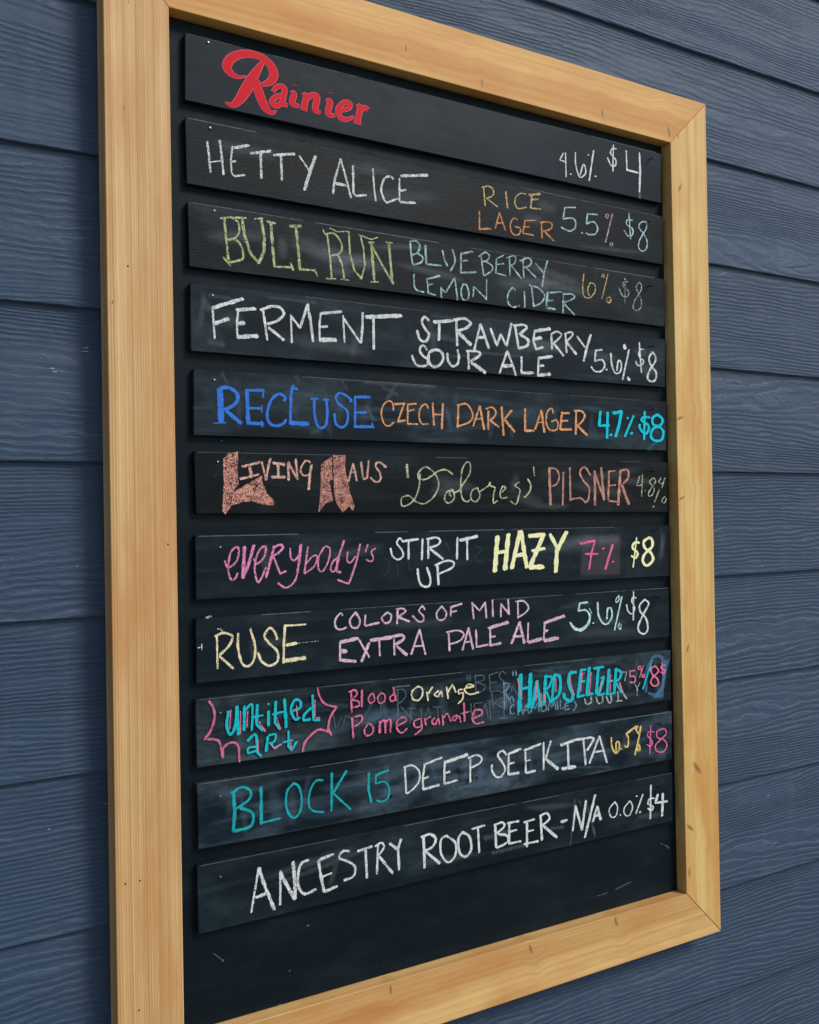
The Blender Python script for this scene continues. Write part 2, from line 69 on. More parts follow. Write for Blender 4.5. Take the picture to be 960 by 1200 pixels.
  ('chalk_word','pink chalk slanted name word','pink',0.85,1.083,[('c',23,[3728,-701,3771,-780,3871,-715,3909,-595,3883,-534,3810,-592,3772,-745,3779,-866,3814,-937,3859,-913,3887,-854]),('l',39,[3982,-537,3955,-917]),('l',36,[4102,-523,4034,-738,3955,-917]),('c',23,[4099,-689,4135,-751,4229,-676,4259,-554,4203,-552,4137,-655,4107,-811,4141,-970,4188,-937,4255,-800]),('l',32,[4372,-539,4253,-923]),('c',27,[4353,-557,4448,-524,4485,-561,4427,-621,4351,-662]),('l',25,[4360,-680,4442,-887,4519,-855]),('c',21,[4581,-572,4588,-689,4636,-726,4695,-666]),('l',36,[4726,-532,4693,-782]),('c',23,[4693,-782,4651,-959,4573,-1044,4496,-1058,4412,-1001]),('l',23,[4823,-562,4769,-893]),('c',20,[4781,-785,4890,-681,4949,-692,4908,-808,4769,-902]),('c',21,[5051,-569,4969,-702,4967,-847,5026,-877,5108,-744,5131,-598,5071,-560]),('c',21,[5240,-712,5168,-764,5136,-863,5186,-884,5260,-731]),('l',30,[5335,-494,5240,-730,5217,-885,5277,-906]),('c',20,[5384,-643,5372,-753,5423,-783,5497,-703]),('l',27,[5566,-547,5506,-777,5430,-977]),('l',23,[5430,-977,5387,-1058,5235,-1001]),('l',20,[5677,-559,5644,-652]),('c',20,[5792,-610,5728,-655,5758,-730,5726,-782,5652,-755])]),
  ('chalk_word','white chalk words STIR IT','white',0.92,1.170,[('c',23,[6215,-537,6161,-488,6117,-553,6181,-631,6212,-718,6135,-772,6048,-722,6018,-617]),('l',33,[6216,-527,6449,-505]),('l',27,[6297,-530,6293,-769]),('l',27,[6517,-506,6501,-786]),('l',27,[6607,-509,6603,-770]),('c',27,[6585,-508,6744,-493,6801,-543,6743,-600,6617,-625]),('l',33,[6639,-645,6843,-793]),('l',27,[7082,-501,7069,-797]),('l',43,[7128,-542,7416,-490]),('l',27,[7242,-535,7242,-813])]),
  ('chalk_word','white chalk word UP','white',0.92,1.177,[('c',29,[6431,-909,6451,-1063,6505,-1143,6607,-1149,6632,-1053,6578,-895]),('l',29,[6749,-883,6761,-1137]),('c',27,[6715,-872,6877,-819,7005,-834,6992,-912,6770,-991])]),
  ('chalk_word','bold pale yellow chalk word HAZY','yellow',1,1.251,[('l',56,[7763,-503,7707,-996]),('l',56,[7954,-478,7887,-975]),('l',39,[7741,-736,7939,-713]),('l',51,[8163,-439,8006,-965]),('l',51,[8181,-439,8275,-961]),('l',48,[8064,-791,8249,-767]),('l',54,[8328,-511,8611,-494]),('l',54,[8592,-499,8338,-949]),('l',39,[8380,-727,8607,-698]),('l',62,[8327,-963,8575,-968]),('l',48,[8714,-496,8837,-681]),('l',54,[9025,-467,8836,-742,8811,-1050])]),
  ('chalk_smudge',None,'pinkw',0.09,1.316,[('f',31,[9314,-479,10137,-498,10114,-1180,9240,-1155])]),
  ('chalk_price','pink chalk 7% figures','pink2',0.9,1.314,[('l',37,[9282,-648,9573,-610]),('l',28,[9573,-625,9509,-794,9451,-1041]),('l',28,[9387,-806,9631,-814]),('l',41,[9747,-729,9747,-737]),('l',34,[9935,-682,9778,-1054]),('l',41,[9938,-940,9938,-948])]),
  ('chalk_price','pale yellow chalk $8 price','yellow',0.95,1.356,[('l',19,[10436,-584,10352,-1047]),('c',32,[10490,-666,10391,-663,10346,-742,10452,-826,10407,-904,10322,-869]),('c',39,[10698,-591,10587,-653,10606,-750,10737,-835,10778,-950,10644,-1033,10558,-958,10604,-847,10761,-739,10763,-625,10698,-591])]),
 ],
 8:[
  ('chalk_word','pale yellow chalk name word','cream',0.92,1.059,[('l',21,[3617,-1593,3620,-1986]),('c',28,[3599,-1600,3697,-1565,3812,-1617,3766,-1725,3649,-1827]),('l',28,[3649,-1844,3816,-2005]),('c',28,[3885,-1588,3882,-1769,3925,-1946,3997,-1996,4071,-1942,4101,-1771,4040,-1539]),('c',28,[4391,-1698,4355,-1598,4290,-1549,4223,-1641,4278,-1733,4389,-1848,4387,-1971,4283,-2015,4181,-1952,4137,-1844]),('l',23,[4498,-1538,4778,-1540]),('l',30,[4498,-1529,4476,-1767,4472,-1997]),('l',37,[4514,-1779,4648,-1767]),('l',49,[4486,-1972,4762,-1961])]),
  ('chalk_smudge',None,'white',0.6,1.040,[('l',21,[3485,-1369,3550,-1353]),('l',12,[3379,-1718,3431,-1714]),('l',10,[3429,-1672,3431,-1748]),('l',5,[4658,-1768,4972,-1762]),('l',10,[3627,-1509,3689,-1539])]),
  ('chalk_word','lavender-pink chalk words COLORS OF','lilac',0.85,1.150,[('c',25,[5299,-1458,5258,-1437,5186,-1524,5205,-1617,5276,-1640,5347,-1622]),('c',25,[5485,-1434,5400,-1530,5430,-1624,5512,-1630,5545,-1540,5485,-1434]),('l',25,[5626,-1480,5617,-1610]),('l',28,[5627,-1620,5829,-1593]),('c',25,[5949,-1470,5873,-1534,5914,-1603,5990,-1590,6013,-1506,5949,-1464]),('l',25,[6112,-1446,6102,-1626]),('c',25,[6090,-1435,6189,-1428,6232,-1473,6121,-1532]),('l',30,[6132,-1543,6292,-1611]),('c',23,[6534,-1464,6501,-1417,6443,-1477,6510,-1549,6508,-1616,6430,-1617,6342,-1538]),('c',23,[6808,-1436,6726,-1525,6747,-1614,6839,-1620,6883,-1535,6808,-1436]),('l',28,[6947,-1461,7136,-1423]),('l',25,[6959,-1461,6952,-1579]),('l',25,[6957,-1530,7051,-1516])]),
  ('chalk_word','lavender-pink chalk word MIND','lilac',0.85,1.229,[('l',24,[7310,-1414,7334,-1644]),('l',24,[7315,-1424,7433,-1541,7532,-1427]),('l',24,[7532,-1427,7553,-1649]),('l',24,[7660,-1404,7663,-1637]),('l',24,[7808,-1464,7800,-1646]),('l',24,[7815,-1474,7950,-1625]),('l',24,[7934,-1410,7945,-1625]),('l',24,[8106,-1451,8106,-1687]),('c',24,[8068,-1449,8208,-1447,8297,-1545,8231,-1624,8107,-1677])]),
  ('chalk_word','lavender-pink chalk word EXTRA','lilac',0.85,1.139,[('l',49,[5263,-1804,5510,-1774]),('l',24,[5252,-1803,5249,-2041]),('l',49,[5271,-1921,5342,-1927]),('l',38,[5249,-2032,5474,-2071]),('l',28,[5530,-1798,5673,-2034]),('l',36,[5676,-1847,5561,-2079]),('l',49,[5698,-1815,6008,-1799]),('l',24,[5825,-1831,5832,-2029]),('l',24,[6051,-1821,6052,-2039]),('c',38,[6030,-1791,6172,-1783,6193,-1842,6072,-1899]),('l',38,[6093,-1929,6244,-2056]),('l',24,[6311,-2052,6446,-1728]),('l',24,[6446,-1728,6534,-2072]),('l',24,[6346,-1950,6491,-1953])]),
  ('chalk_word','lavender-pink chalk words PALE ALE','lilac',0.85,1.228,[('l',26,[6911,-1792,6924,-2057]),('c',24,[6883,-1799,7070,-1788,7163,-1850,7091,-1934,6926,-1969]),('l',24,[7136,-2066,7241,-1767]),('l',28,[7241,-1767,7315,-2071]),('l',22,[7197,-1962,7269,-1958]),('l',26,[7368,-1806,7375,-2046]),('l',28,[7375,-2042,7570,-2027]),('l',45,[7587,-1793,7923,-1736]),('l',28,[7611,-1804,7606,-2046]),('l',28,[7609,-1925,7695,-1916]),('l',34,[7607,-2042,7792,-2025]),('l',34,[7980,-2046,8126,-1750]),('l',36,[8126,-1750,8209,-2055]),('l',34,[8045,-1949,8186,-1950]),('l',24,[8284,-1772,8269,-2049]),('l',49,[8287,-2051,8522,-2022]),('l',45,[8579,-1793,8956,-1714]),('l',28,[8587,-1793,8566,-2042]),('l',36,[8595,-1919,8638,-1902]),('l',53,[8582,-2054,8828,-2032])]),
  ('chalk_price','pale turquoise chalk 5.6% figures','cyanw2',0.92,1.316,[('l',26,[9415,-1540,9261,-1541,9231,-1657]),('c',[24,26,30,41,48,41,22],[9231,-1657,9371,-1655,9453,-1747,9408,-1873,9267,-1944,9143,-1907,9063,-1816]),('l',28,[9521,-1856,9521,-1864]),('l',9,[9441,-1628,9496,-1718]),('c',26,[9613,-1552,9623,-1737,9706,-1873,9806,-1891,9895,-1788,9883,-1667,9811,-1662,9793,-1814]),('c',17,[10048,-1468,9988,-1519,9987,-1574,10040,-1544,10048,-1468]),('l',22,[10106,-1493,9943,-1999]),('c',17,[10053,-1898,10023,-1950,10066,-1998,10082,-1922])]),
  ('chalk_price','white chalk $8 price','white',0.9,1.352,[('l',20,[10351,-1429,10336,-1873]),('c',20,[10403,-1532,10328,-1517,10312,-1583,10370,-1675,10323,-1772,10234,-1733,10198,-1620]),('c',27,[10584,-1565,10476,-1648,10489,-1750,10608,-1870,10641,-2029,10572,-2103,10467,-2072,10439,-1970,10548,-1798,10668,-1638,10584,-1565])]),
 ],
 9:[
  ('chalk_ghost','faint half-wiped older grey chalk letters','ghost',0.75,1.196,[('l',18,[7212,-2420,7218,-2499]),('l',18,[7260,-2424,7259,-2504]),('l',18,[7344,-2442,7352,-2673]),('c',18,[7332,-2441,7477,-2456,7488,-2517,7366,-2535]),('c',18,[7366,-2540,7510,-2600,7460,-2674,7352,-2673]),('l',18,[7586,-2457,7735,-2431]),('l',18,[7586,-2457,7594,-2699,7755,-2696]),('l',18,[7597,-2568,7708,-2570]),('c',18,[7872,-2465,7797,-2427,7758,-2504,7856,-2595,7905,-2682,7829,-2734,7755,-2706]),('l',18,[7998,-2436,8009,-2519]),('l',18,[8049,-2435,8055,-2524]),('l',18,[7619,-2712,7651,-2937]),('l',18,[7803,-2792,7665,-2858,7812,-2956]),('c',18,[7855,-2656,7956,-2667,7967,-2729,7878,-2801]),('l',18,[7868,-2657,7875,-2963]),('l',18,[7877,-2811,7976,-2934]),('l',18,[7981,-2649,8080,-2803]),('l',18,[7815,-2814,7834,-3101]),('l',18,[7760,-3091,7885,-3097]),('l',18,[7157,-2820,7165,-3038]),('l',18,[7265,-2822,7272,-3052]),('l',18,[7163,-2929,7267,-2932]),('l',18,[7324,-2839,7328,-3038]),('l',18,[7457,-2834,7325,-2829]),('l',18,[7419,-2940,7330,-2939]),('l',18,[7441,-3042,7506,-2840,7551,-3046]),('l',18,[7543,-2824,7629,-2824]),('l',18,[7580,-2828,7594,-3091]),('l',18,[6094,-2508,6088,-2830]),('c',18,[6061,-2504,6192,-2518,6212,-2616,6101,-2698]),('l',18,[6144,-2741,6317,-2934]),('l',14,[6232,-2771,6364,-2786]),('l',14,[6287,-2777,6284,-2968]),('l',14,[6635,-2798,6795,-2817]),('l',14,[6715,-2808,6723,-2964]),('l',14,[6454,-2797,6463,-2932]),('l',14,[6519,-2920,6567,-2790,6609,-2941]),('l',28,[6062,-2466,6281,-2470]),('l',20,[6100,-2755,6075,-2942]),('l',12,[5136,-2715,5174,-2902]),('l',12,[5194,-2886,5257,-2766]),('l',12,[5276,-2878,5318,-2755,5502,-2870]),('l',14,[5544,-2838,5630,-2737]),('l',10,[5832,-2667,5829,-2836])]),
  ('chalk_ghost','pale blue chalk CHAMOMILE behind the cyan words','paleblue',0.85,1.258,[('c',21,[8014,-2923,7944,-2956,7948,-3051,8018,-3046]),('l',21,[8064,-2950,8081,-3080]),('l',21,[8141,-2938,8154,-3076]),('l',21,[8069,-3014,8146,-3010]),('l',21,[8164,-3077,8221,-2942,8273,-3082]),('l',21,[8187,-3028,8255,-3028]),('l',21,[8306,-3076,8334,-2950,8381,-3033,8432,-2945,8462,-3079]),('c',21,[8529,-2983,8495,-3039,8541,-3088,8594,-3050,8569,-2987,8529,-2983]),('l',21,[8627,-3088,8646,-2959,8694,-3044,8749,-2955,8773,-3084]),('l',21,[8796,-2969,8810,-3089]),('l',21,[8856,-2962,8861,-3081,8922,-3075]),('l',21,[8947,-3012,8945,-3110,9030,-3109]),('l',21,[8947,-3012,9025,-3008]),('l',21,[8946,-3057,9004,-3058]),('c',21,[9128,-3006,9161,-3077,9098,-3144]),('l',21,[7832,-2580,7840,-2974]),('c',21,[7832,-2593,7925,-2628,7860,-2723]),('l',21,[7866,-2749,7927,-2857,7969,-2791,8008,-2879]),('l',21,[7991,-2456,7997,-2508]),('l',21,[8048,-2456,8054,-2508])]),
  ('chalk_ghost','pale grey chalk letters showing below and between the cyan words','greyw',0.75,1.329,[('c',22,[9326,-2989,9359,-3073,9447,-3056,9449,-2975]),('c',22,[9554,-2987,9588,-3086,9677,-3069,9679,-2974]),('c',22,[9751,-2982,9802,-3097,9857,-3089,9841,-2964]),('l',22,[9987,-2953,10002,-3106]),('l',16,[9947,-3099,10076,-3100]),('l',25,[10043,-2904,10168,-3083]),('l',16,[10340,-2866,10395,-2941,10392,-3066]),('l',14,[10453,-2864,10395,-2941]),('l',14,[10067,-2659,10177,-2669,10137,-2804])]),
  ('chalk_mark','blue chalk arch smeared around the price','smearblue',0.8,1.372,[('c',56,[10583,-3017,10588,-2766,10708,-2524,10864,-2476,10978,-2606,10951,-2915,10812,-3084,10639,-3052]),('f',56,[10999,-2517,11117,-2519,10991,-2891,10946,-3184,10713,-3172,10715,-3116,10890,-3036])]),
  ('chalk_word','bold cyan chalk word HARD','cyan2',0.95,1.262,[('l',55,[8133,-2508,8119,-2751,8091,-3030]),('l',55,[8310,-2513,8286,-2924,8268,-2994]),('l',34,[8113,-2712,8306,-2706]),('l',42,[8422,-2628,8333,-3007]),('l',42,[8422,-2628,8480,-2998]),('l',31,[8352,-2854,8483,-2842]),('l',42,[8587,-2566,8546,-2979]),('c',34,[8587,-2579,8703,-2604,8650,-2730,8567,-2773]),('l',29,[8599,-2803,8669,-2967]),('l',36,[8753,-2570,8696,-2944]),('c',39,[8753,-2570,8853,-2619,8838,-2855,8669,-2967])]),
  ('chalk_word','bold cyan chalk word SELTZER','cyan2',0.95,1.311,[('c',43,[9161,-2570,9040,-2585,9020,-2742,9086,-2882,9067,-2986,8948,-2946,8916,-2863]),('l',40,[9265,-2540,9188,-2946]),('l',30,[9265,-2554,9352,-2549]),('l',30,[9227,-2724,9331,-2721]),('l',35,[9188,-2946,9309,-2933]),('l',40,[9423,-2528,9362,-2939]),('l',35,[9362,-2939,9485,-2925]),('l',35,[9510,-2550,9706,-2542]),('l',43,[9599,-2559,9555,-2933]),('l',27,[9649,-2713,9721,-2693]),('l',40,[9702,-2718,9590,-2964]),('l',30,[9608,-2966,9716,-2951]),('l',40,[9813,-2593,9769,-2970]),('l',30,[9809,-2770,9889,-2773]),('l',30,[9769,-2970,9877,-2968]),('l',40,[9958,-2593,9914,-2972]),('c',35,[9958,-2607,10059,-2658,10028,-2751,9936,-2797]),('l',30,[9954,-2812,10060,-2975])]),
  ('chalk_outline','pink chalk lines inside the cyan words','pinkb',0.9,1.289,[('l',16,[8412,-2640,8400,-2911]),('l',16,[8776,-2625,8772,-2821]),('l',16,[8549,-2823,8579,-2957]),('l',16,[8069,-2553,8143,-2856]),('l',16,[9047,-2612,9054,-2746,9120,-2912]),('l',16,[9282,-2595,9241,-2872]),('l',16,[9246,-2632,9323,-2599]),('l',16,[9456,-2599,9415,-2918]),('l',16,[9666,-2742,9627,-2900]),('l',16,[9848,-2665,9824,-2935]),('l',24,[10026,-2820,10079,-2963]),('l',16,[8493,-2817,8497,-2974])]),
  ('chalk_price','pink chalk 5% figures','pinkb',0.95,1.351,[('l',22,[10345,-2658,10244,-2662,10242,-2745]),('c',22,[10242,-2745,10343,-2755,10341,-2838,10240,-2836]),('c',17,[10440,-2597,10409,-2636,10469,-2656,10459,-2599]),('l',19,[10523,-2605,10444,-2779]),('c',17,[10513,-2730,10493,-2770,10542,-2783,10536,-2732])]),
  ('chalk_mark','cyan chalk slash before the price','cyan2',0.9,1.361,[('l',22,[10716,-2539,10508,-2967])]),
  ('chalk_price','pink chalk 8$ price','pinkb',0.95,1.372,[('c',25,[10783,-2630,10686,-2663,10722,-2765,10817,-2831,10846,-2919,10757,-2946,10681,-2887,10721,-2807,10851,-2721,10783,-2630]),('l',17,[10931,-2587,10943,-2787]),('c',20,[10997,-2636,10918,-2643,10918,-2685,10995,-2721,10967,-2761,10897,-2740])]),
  ('chalk_outline','pink chalk burst outline around the lettering','pinkb',0.8,1.066,[('c',28,[3506,-2364,3554,-2450,3568,-2567,3520,-2714,3440,-2808]),('c',28,[3440,-2808,3548,-2823,3627,-2872,3664,-3059]),('c',28,[3664,-3059,3675,-2946,3766,-2891,3857,-2942,3874,-3138]),('c',24,[4922,-2366,4949,-2471,5026,-2571,5183,-2630]),('c',28,[5183,-2630,5091,-2753,5054,-2912]),('l',26,[5055,-2871,5105,-2980]),('c',30,[5088,-2937,4931,-2886,4820,-2942,4730,-3031,4707,-3129])]),
  ('chalk_word','cyan chalk lower-case words','cyan2',0.92,1.066,[('c',30,[3742,-2511,3719,-2682,3758,-2793,3820,-2714,3854,-2466]),('l',36,[3848,-2465,3863,-2807]),('l',32,[3945,-2476,3935,-2767]),('c',26,[3944,-2535,4038,-2458,4046,-2606,4033,-2780]),('l',34,[4110,-2476,4096,-2710,4178,-2799]),('l',24,[4046,-2625,4181,-2612]),('l',32,[4255,-2572,4252,-2749]),('l',30,[4256,-2480,4256,-2486]),('l',34,[4351,-2464,4337,-2720,4399,-2807]),('l',24,[4307,-2617,4477,-2598]),('l',36,[4469,-2447,4485,-2798]),('c',30,[4563,-2608,4672,-2581,4684,-2502,4608,-2473,4552,-2587,4605,-2713,4670,-2701]),('c',32,[4825,-2599,4736,-2669,4724,-2738,4812,-2739]),('l',30,[4850,-2440,4856,-2754,4944,-2765]),('c',30,[3980,-2900,4053,-2841,4094,-2866,4101,-3044,4152,-3110]),('c',24,[4092,-2984,3989,-2989,3988,-3047,4091,-3033]),('l',32,[4239,-2886,4216,-3060]),('c',24,[4250,-2867,4345,-2870,4322,-2956,4259,-2967]),('l',22,[4280,-2970,4321,-3035,4417,-2999]),('l',28,[4516,-2852,4513,-3042,4555,-3097,4622,-2996]),('l',22,[4439,-2982,4568,-2969])]),
  ('chalk_outline','pink chalk shading inside the lower-case letters','pinkb',0.85,1.067,[('l',14,[3772,-2495,3753,-2724]),('l',14,[3893,-2529,3889,-2800]),('l',14,[3985,-2540,3972,-2733]),('l',18,[4127,-2684,4209,-2813]),('l',14,[4359,-2663,4409,-2819]),('l',14,[4629,-2546,4637,-2687]),('l',14,[4882,-2504,4878,-2727,4949,-2735]),('l',14,[4110,-2908,4112,-3045]),('l',14,[4280,-2990,4332,-3046,4428,-2994]),('l',14,[4540,-2965,4551,-3077])]),
  ('chalk_word','pink chalk word Blood','pinkb',0.85,1.131,[('l',22,[5395,-2451,5397,-2719]),('c',22,[5364,-2457,5447,-2438,5477,-2497,5404,-2554]),('c',22,[5414,-2564,5496,-2592,5506,-2648,5392,-2663]),('l',26,[5551,-2449,5547,-2662]),('c',19,[5686,-2511,5643,-2571,5673,-2634,5737,-2600,5718,-2523,5686,-2511]),('c',17,[5835,-2517,5780,-2577,5811,-2650,5886,-2627,5887,-2551,5835,-2517]),('c',22,[6017,-2556,5962,-2597,5994,-2648,6048,-2626]),('l',24,[6018,-2462,6059,-2646])]),
  ('chalk_word','pale yellow chalk word Orange','cream',0.88,1.184,[('c',23,[6392,-2492,6302,-2559,6322,-2657,6411,-2676,6468,-2606,6459,-2518,6392,-2492]),('l',19,[6536,-2584,6557,-2702]),('l',23,[6559,-2606,6628,-2526]),('c',23,[6730,-2586,6661,-2627,6717,-2662,6764,-2599,6786,-2670]),('l',23,[6857,-2551,6878,-2709]),('l',23,[6868,-2630,6951,-2521,7007,-2635]),('c',21,[7114,-2607,7055,-2611,7054,-2660,7125,-2658,7111,-2745,7040,-2796]),('c',23,[7162,-2593,7305,-2588,7222,-2549,7149,-2621,7243,-2691,7388,-2676])]),
  ('chalk_word','pink chalk word Pomegranate','pinkb',0.85,1.165,[('l',23,[5400,-2793,5416,-3053]),('c',21,[5431,-2787,5535,-2781,5534,-2855,5439,-2908]),('c',23,[5627,-2904,5573,-2981,5614,-3051,5698,-3025,5700,-2941,5637,-2896]),('l',29,[5807,-2889,5804,-3039]),('c',27,[5817,-2909,5882,-2889,5890,-3050]),('c',25,[5903,-2901,5968,-2881,5965,-3051]),('c',23,[6075,-2980,6207,-2930,6164,-2877,6076,-2913,6063,-3016,6138,-3083,6216,-3036]),('c',21,[6429,-2928,6328,-2954,6349,-3033,6439,-3026,6440,-2930]),('c',21,[6440,-2949,6449,-3065,6336,-3137]),('l',21,[6496,-2936,6517,-3035]),('l',17,[6519,-2949,6587,-2919]),('c',23,[6655,-2946,6608,-2999,6665,-3035,6712,-2963,6733,-3043]),('l',21,[6781,-2923,6790,-3060]),('c',21,[6792,-2973,6862,-2913,6919,-3027]),('c',21,[7013,-2951,6943,-2981,6977,-3025,7048,-2965,7082,-3058]),('l',23,[7134,-2797,7141,-3055]),('l',19,[7084,-2940,7203,-2934]),('c',25,[7285,-3033,7430,-2991,7419,-2930,7311,-2927,7273,-3032,7331,-3109,7464,-3105])]),
 ],
 10:[
  ('chalk_smudge',None,'paleblue',0.16,1.337,[('l',132,[10868,-4027,10977,-4065]),('l',44,[8736,-3946,9789,-4082])]),
  ('chalk_word','teal chalk name word','teal',0.9,1.074,[('l',39,[3793,-3490,3808,-3725,3786,-3962]),('c',30,[3766,-3503,3902,-3456,4010,-3517,3990,-3618,3826,-3702]),('c',35,[3880,-3703,4024,-3780,4041,-3887,3985,-3955,3786,-3970]),('l',35,[4148,-3496,4147,-3941]),('l',25,[4147,-3932,4395,-3918]),('c',28,[4582,-3512,4495,-3595,4473,-3751,4509,-3882,4585,-3948,4663,-3873,4685,-3716,4649,-3567,4582,-3512]),('c',25,[4983,-3539,4884,-3532,4803,-3645,4781,-3803,4838,-3903,4986,-3946]),('l',30,[5108,-3467,5096,-3947]),('l',32,[5317,-3471,5130,-3716]),('l',25,[5130,-3735,5370,-3976])]),
  ('chalk_word','teal chalk number 15','teal',0.95,1.137,[('l',28,[5641,-3548,5633,-3761,5673,-3935]),('l',28,[5742,-3592,5935,-3555]),('l',24,[5746,-3592,5740,-3703]),('c',22,[5740,-3703,5868,-3696,5941,-3792,5918,-3920,5821,-3951,5747,-3919])]),
  ('chalk_word','white chalk word DEEP','white',0.88,1.181,[('l',23,[6185,-3564,6201,-3900]),('c',23,[6174,-3553,6296,-3543,6405,-3636,6403,-3770,6312,-3861,6212,-3911]),('l',29,[6485,-3561,6771,-3506]),('l',25,[6496,-3572,6460,-3740,6468,-3895]),('l',27,[6471,-3752,6550,-3735]),('l',33,[6468,-3895,6718,-3874]),('l',43,[6816,-3581,7192,-3527]),('l',29,[6816,-3571,6804,-3872]),('l',29,[6813,-3727,6894,-3719]),('l',29,[6822,-3874,7009,-3855]),('l',27,[7238,-3603,7233,-3910]),('c',27,[7203,-3578,7347,-3555,7431,-3611,7393,-3675,7248,-3723])]),
  ('chalk_word','white chalk word SEEK','white',0.88,1.245,[('c',27,[7862,-3622,7788,-3557,7708,-3610,7785,-3723,7833,-3831,7756,-3921,7658,-3896,7598,-3796,7612,-3727]),('l',37,[7900,-3617,8116,-3576]),('l',27,[7900,-3617,7887,-3910]),('l',29,[7910,-3761,7990,-3753]),('l',37,[7894,-3912,8071,-3912]),('l',35,[8179,-3606,8479,-3554]),('l',27,[8197,-3608,8199,-3938]),('l',27,[8202,-3763,8272,-3757]),('l',35,[8199,-3938,8367,-3928]),('l',27,[8532,-3540,8524,-3935]),('l',27,[8664,-3537,8567,-3775]),('l',41,[8566,-3785,8789,-3964])]),
  ('chalk_word','white chalk word IPA','white',0.88,1.302,[('l',38,[8850,-3621,9178,-3575]),('l',32,[8985,-3623,8992,-3974]),('l',51,[8875,-3977,9120,-3982]),('l',28,[9284,-3578,9323,-3980]),('c',32,[9164,-3584,9429,-3587,9484,-3627,9355,-3770]),('l',28,[9399,-3970,9604,-3588]),('l',28,[9604,-3588,9747,-4010]),('l',28,[9466,-3818,9694,-3818])]),
  ('chalk_price','orange-yellow chalk 6.5% figures','gold',0.92,1.343,[('c',22,[9842,-3642,9853,-3785,9923,-3894,9997,-3849,10000,-3740,9941,-3732,9938,-3874]),('l',29,[10041,-3840,10041,-3848]),('l',33,[10360,-3533,10149,-3627]),('c',24,[10149,-3627,10192,-3699,10174,-3830,10116,-3810]),('c',26,[10390,-3536,10359,-3588,10423,-3652,10456,-3545]),('l',26,[10442,-3621,10326,-3973]),('c',22,[10408,-3817,10382,-3903,10427,-3920,10428,-3842])]),
  ('chalk_price','pink chalk $8 price','pink2',0.9,1.371,[('l',16,[10669,-3561,10638,-4006]),('c',20,[10737,-3671,10630,-3657,10598,-3709,10688,-3810,10671,-3887,10580,-3852]),('c',20,[10892,-3646,10799,-3679,10812,-3771,10951,-3823,11011,-3922,10931,-4013,10792,-3983,10763,-3888,10873,-3813,11000,-3739,10970,-3656,10892,-3646])]),
 ],
 11:[
  ('chalk_smudge',None,'dust',0.13,1.288,[('l',61,[7591,-4977,8185,-4972]),('l',25,[9113,-4465,9009,-5143]),('l',22,[9174,-4475,9244,-4599]),('l',39,[9319,-4499,9492,-5066]),('l',55,[8634,-4824,8879,-4842]),('l',39,[10662,-4546,10619,-5039]),('l',28,[9457,-4974,9491,-5094]),('l',83,[7467,-4743,7856,-4736])]),
  ('chalk_word','white chalk name word','white',0.84,1.104,[('l',24,[4106,-4473,4046,-4757,4002,-4998]),('l',38,[4106,-4482,4194,-4754,4302,-5031]),('l',36,[4063,-4830,4203,-4808]),('l',27,[4388,-4575,4378,-4987]),('l',40,[4388,-4601,4569,-4959]),('l',42,[4557,-4494,4576,-4729,4579,-4961]),('c',33,[4770,-4510,4672,-4535,4622,-4667,4629,-4829,4714,-4928,4862,-4901]),('l',36,[4917,-4539,5117,-4506]),('l',33,[4907,-4546,4933,-4750,4980,-4959]),('l',27,[4953,-4763,5083,-4741]),('l',34,[4980,-4959,5161,-4925]),('c',29,[5341,-4513,5249,-4495,5197,-4567,5308,-4635,5419,-4722,5397,-4846,5263,-4870]),('l',31,[5464,-4537,5673,-4513]),('l',33,[5578,-4541,5593,-4906]),('l',29,[5761,-4518,5741,-4887]),('c',27,[5721,-4522,5814,-4493,5853,-4559,5772,-4648]),('l',34,[5784,-4674,5976,-4924]),('l',36,[5940,-4528,6054,-4621]),('l',36,[6111,-4502,6063,-4623,6077,-4898])]),
  ('chalk_word','white chalk word ROOT','white',0.88,1.190,[('l',34,[6462,-4544,6472,-4954]),('c',34,[6429,-4533,6570,-4520,6654,-4604,6595,-4701,6476,-4727]),('l',34,[6495,-4742,6711,-4942]),('c',29,[6826,-4587,6739,-4632,6736,-4814,6849,-4958,6967,-4883,6970,-4712,6826,-4587]),('c',32,[7090,-4587,7023,-4673,7040,-4861,7142,-4938,7233,-4849,7207,-4671,7090,-4587]),('l',29,[7253,-4573,7465,-4561]),('l',29,[7352,-4586,7367,-4925])]),
  ('chalk_word','white chalk word BEER','white',0.88,1.246,[('l',33,[7648,-4589,7657,-4906]),('c',31,[7632,-4586,7772,-4574,7802,-4642,7676,-4708]),('c',33,[7692,-4723,7846,-4777,7860,-4869,7672,-4916]),('l',32,[7865,-4604,8058,-4607]),('l',32,[7892,-4596,7886,-4901]),('l',27,[7906,-4732,8022,-4726]),('l',29,[7903,-4899,8092,-4900]),('l',29,[8158,-4643,8344,-4630]),('l',32,[8208,-4639,8201,-5002]),('l',27,[8205,-4787,8324,-4782]),('l',29,[8152,-4957,8406,-4960]),('l',32,[8458,-4602,8475,-4959]),('c',32,[8448,-4600,8569,-4580,8619,-4671,8496,-4745]),('l',38,[8513,-4761,8753,-4970])]),
  ('chalk_word','white chalk -N/A','white',0.88,1.303,[('l',39,[8839,-4757,8945,-4748]),('l',25,[9118,-4564,9056,-4929]),('l',34,[9118,-4578,9237,-4948]),('l',34,[9319,-4527,9237,-4934]),('l',34,[9504,-4468,9289,-5070]),('l',34,[9452,-4861,9538,-4649]),('l',36,[9538,-4649,9608,-4860]),('l',36,[9479,-4781,9591,-4786])]),
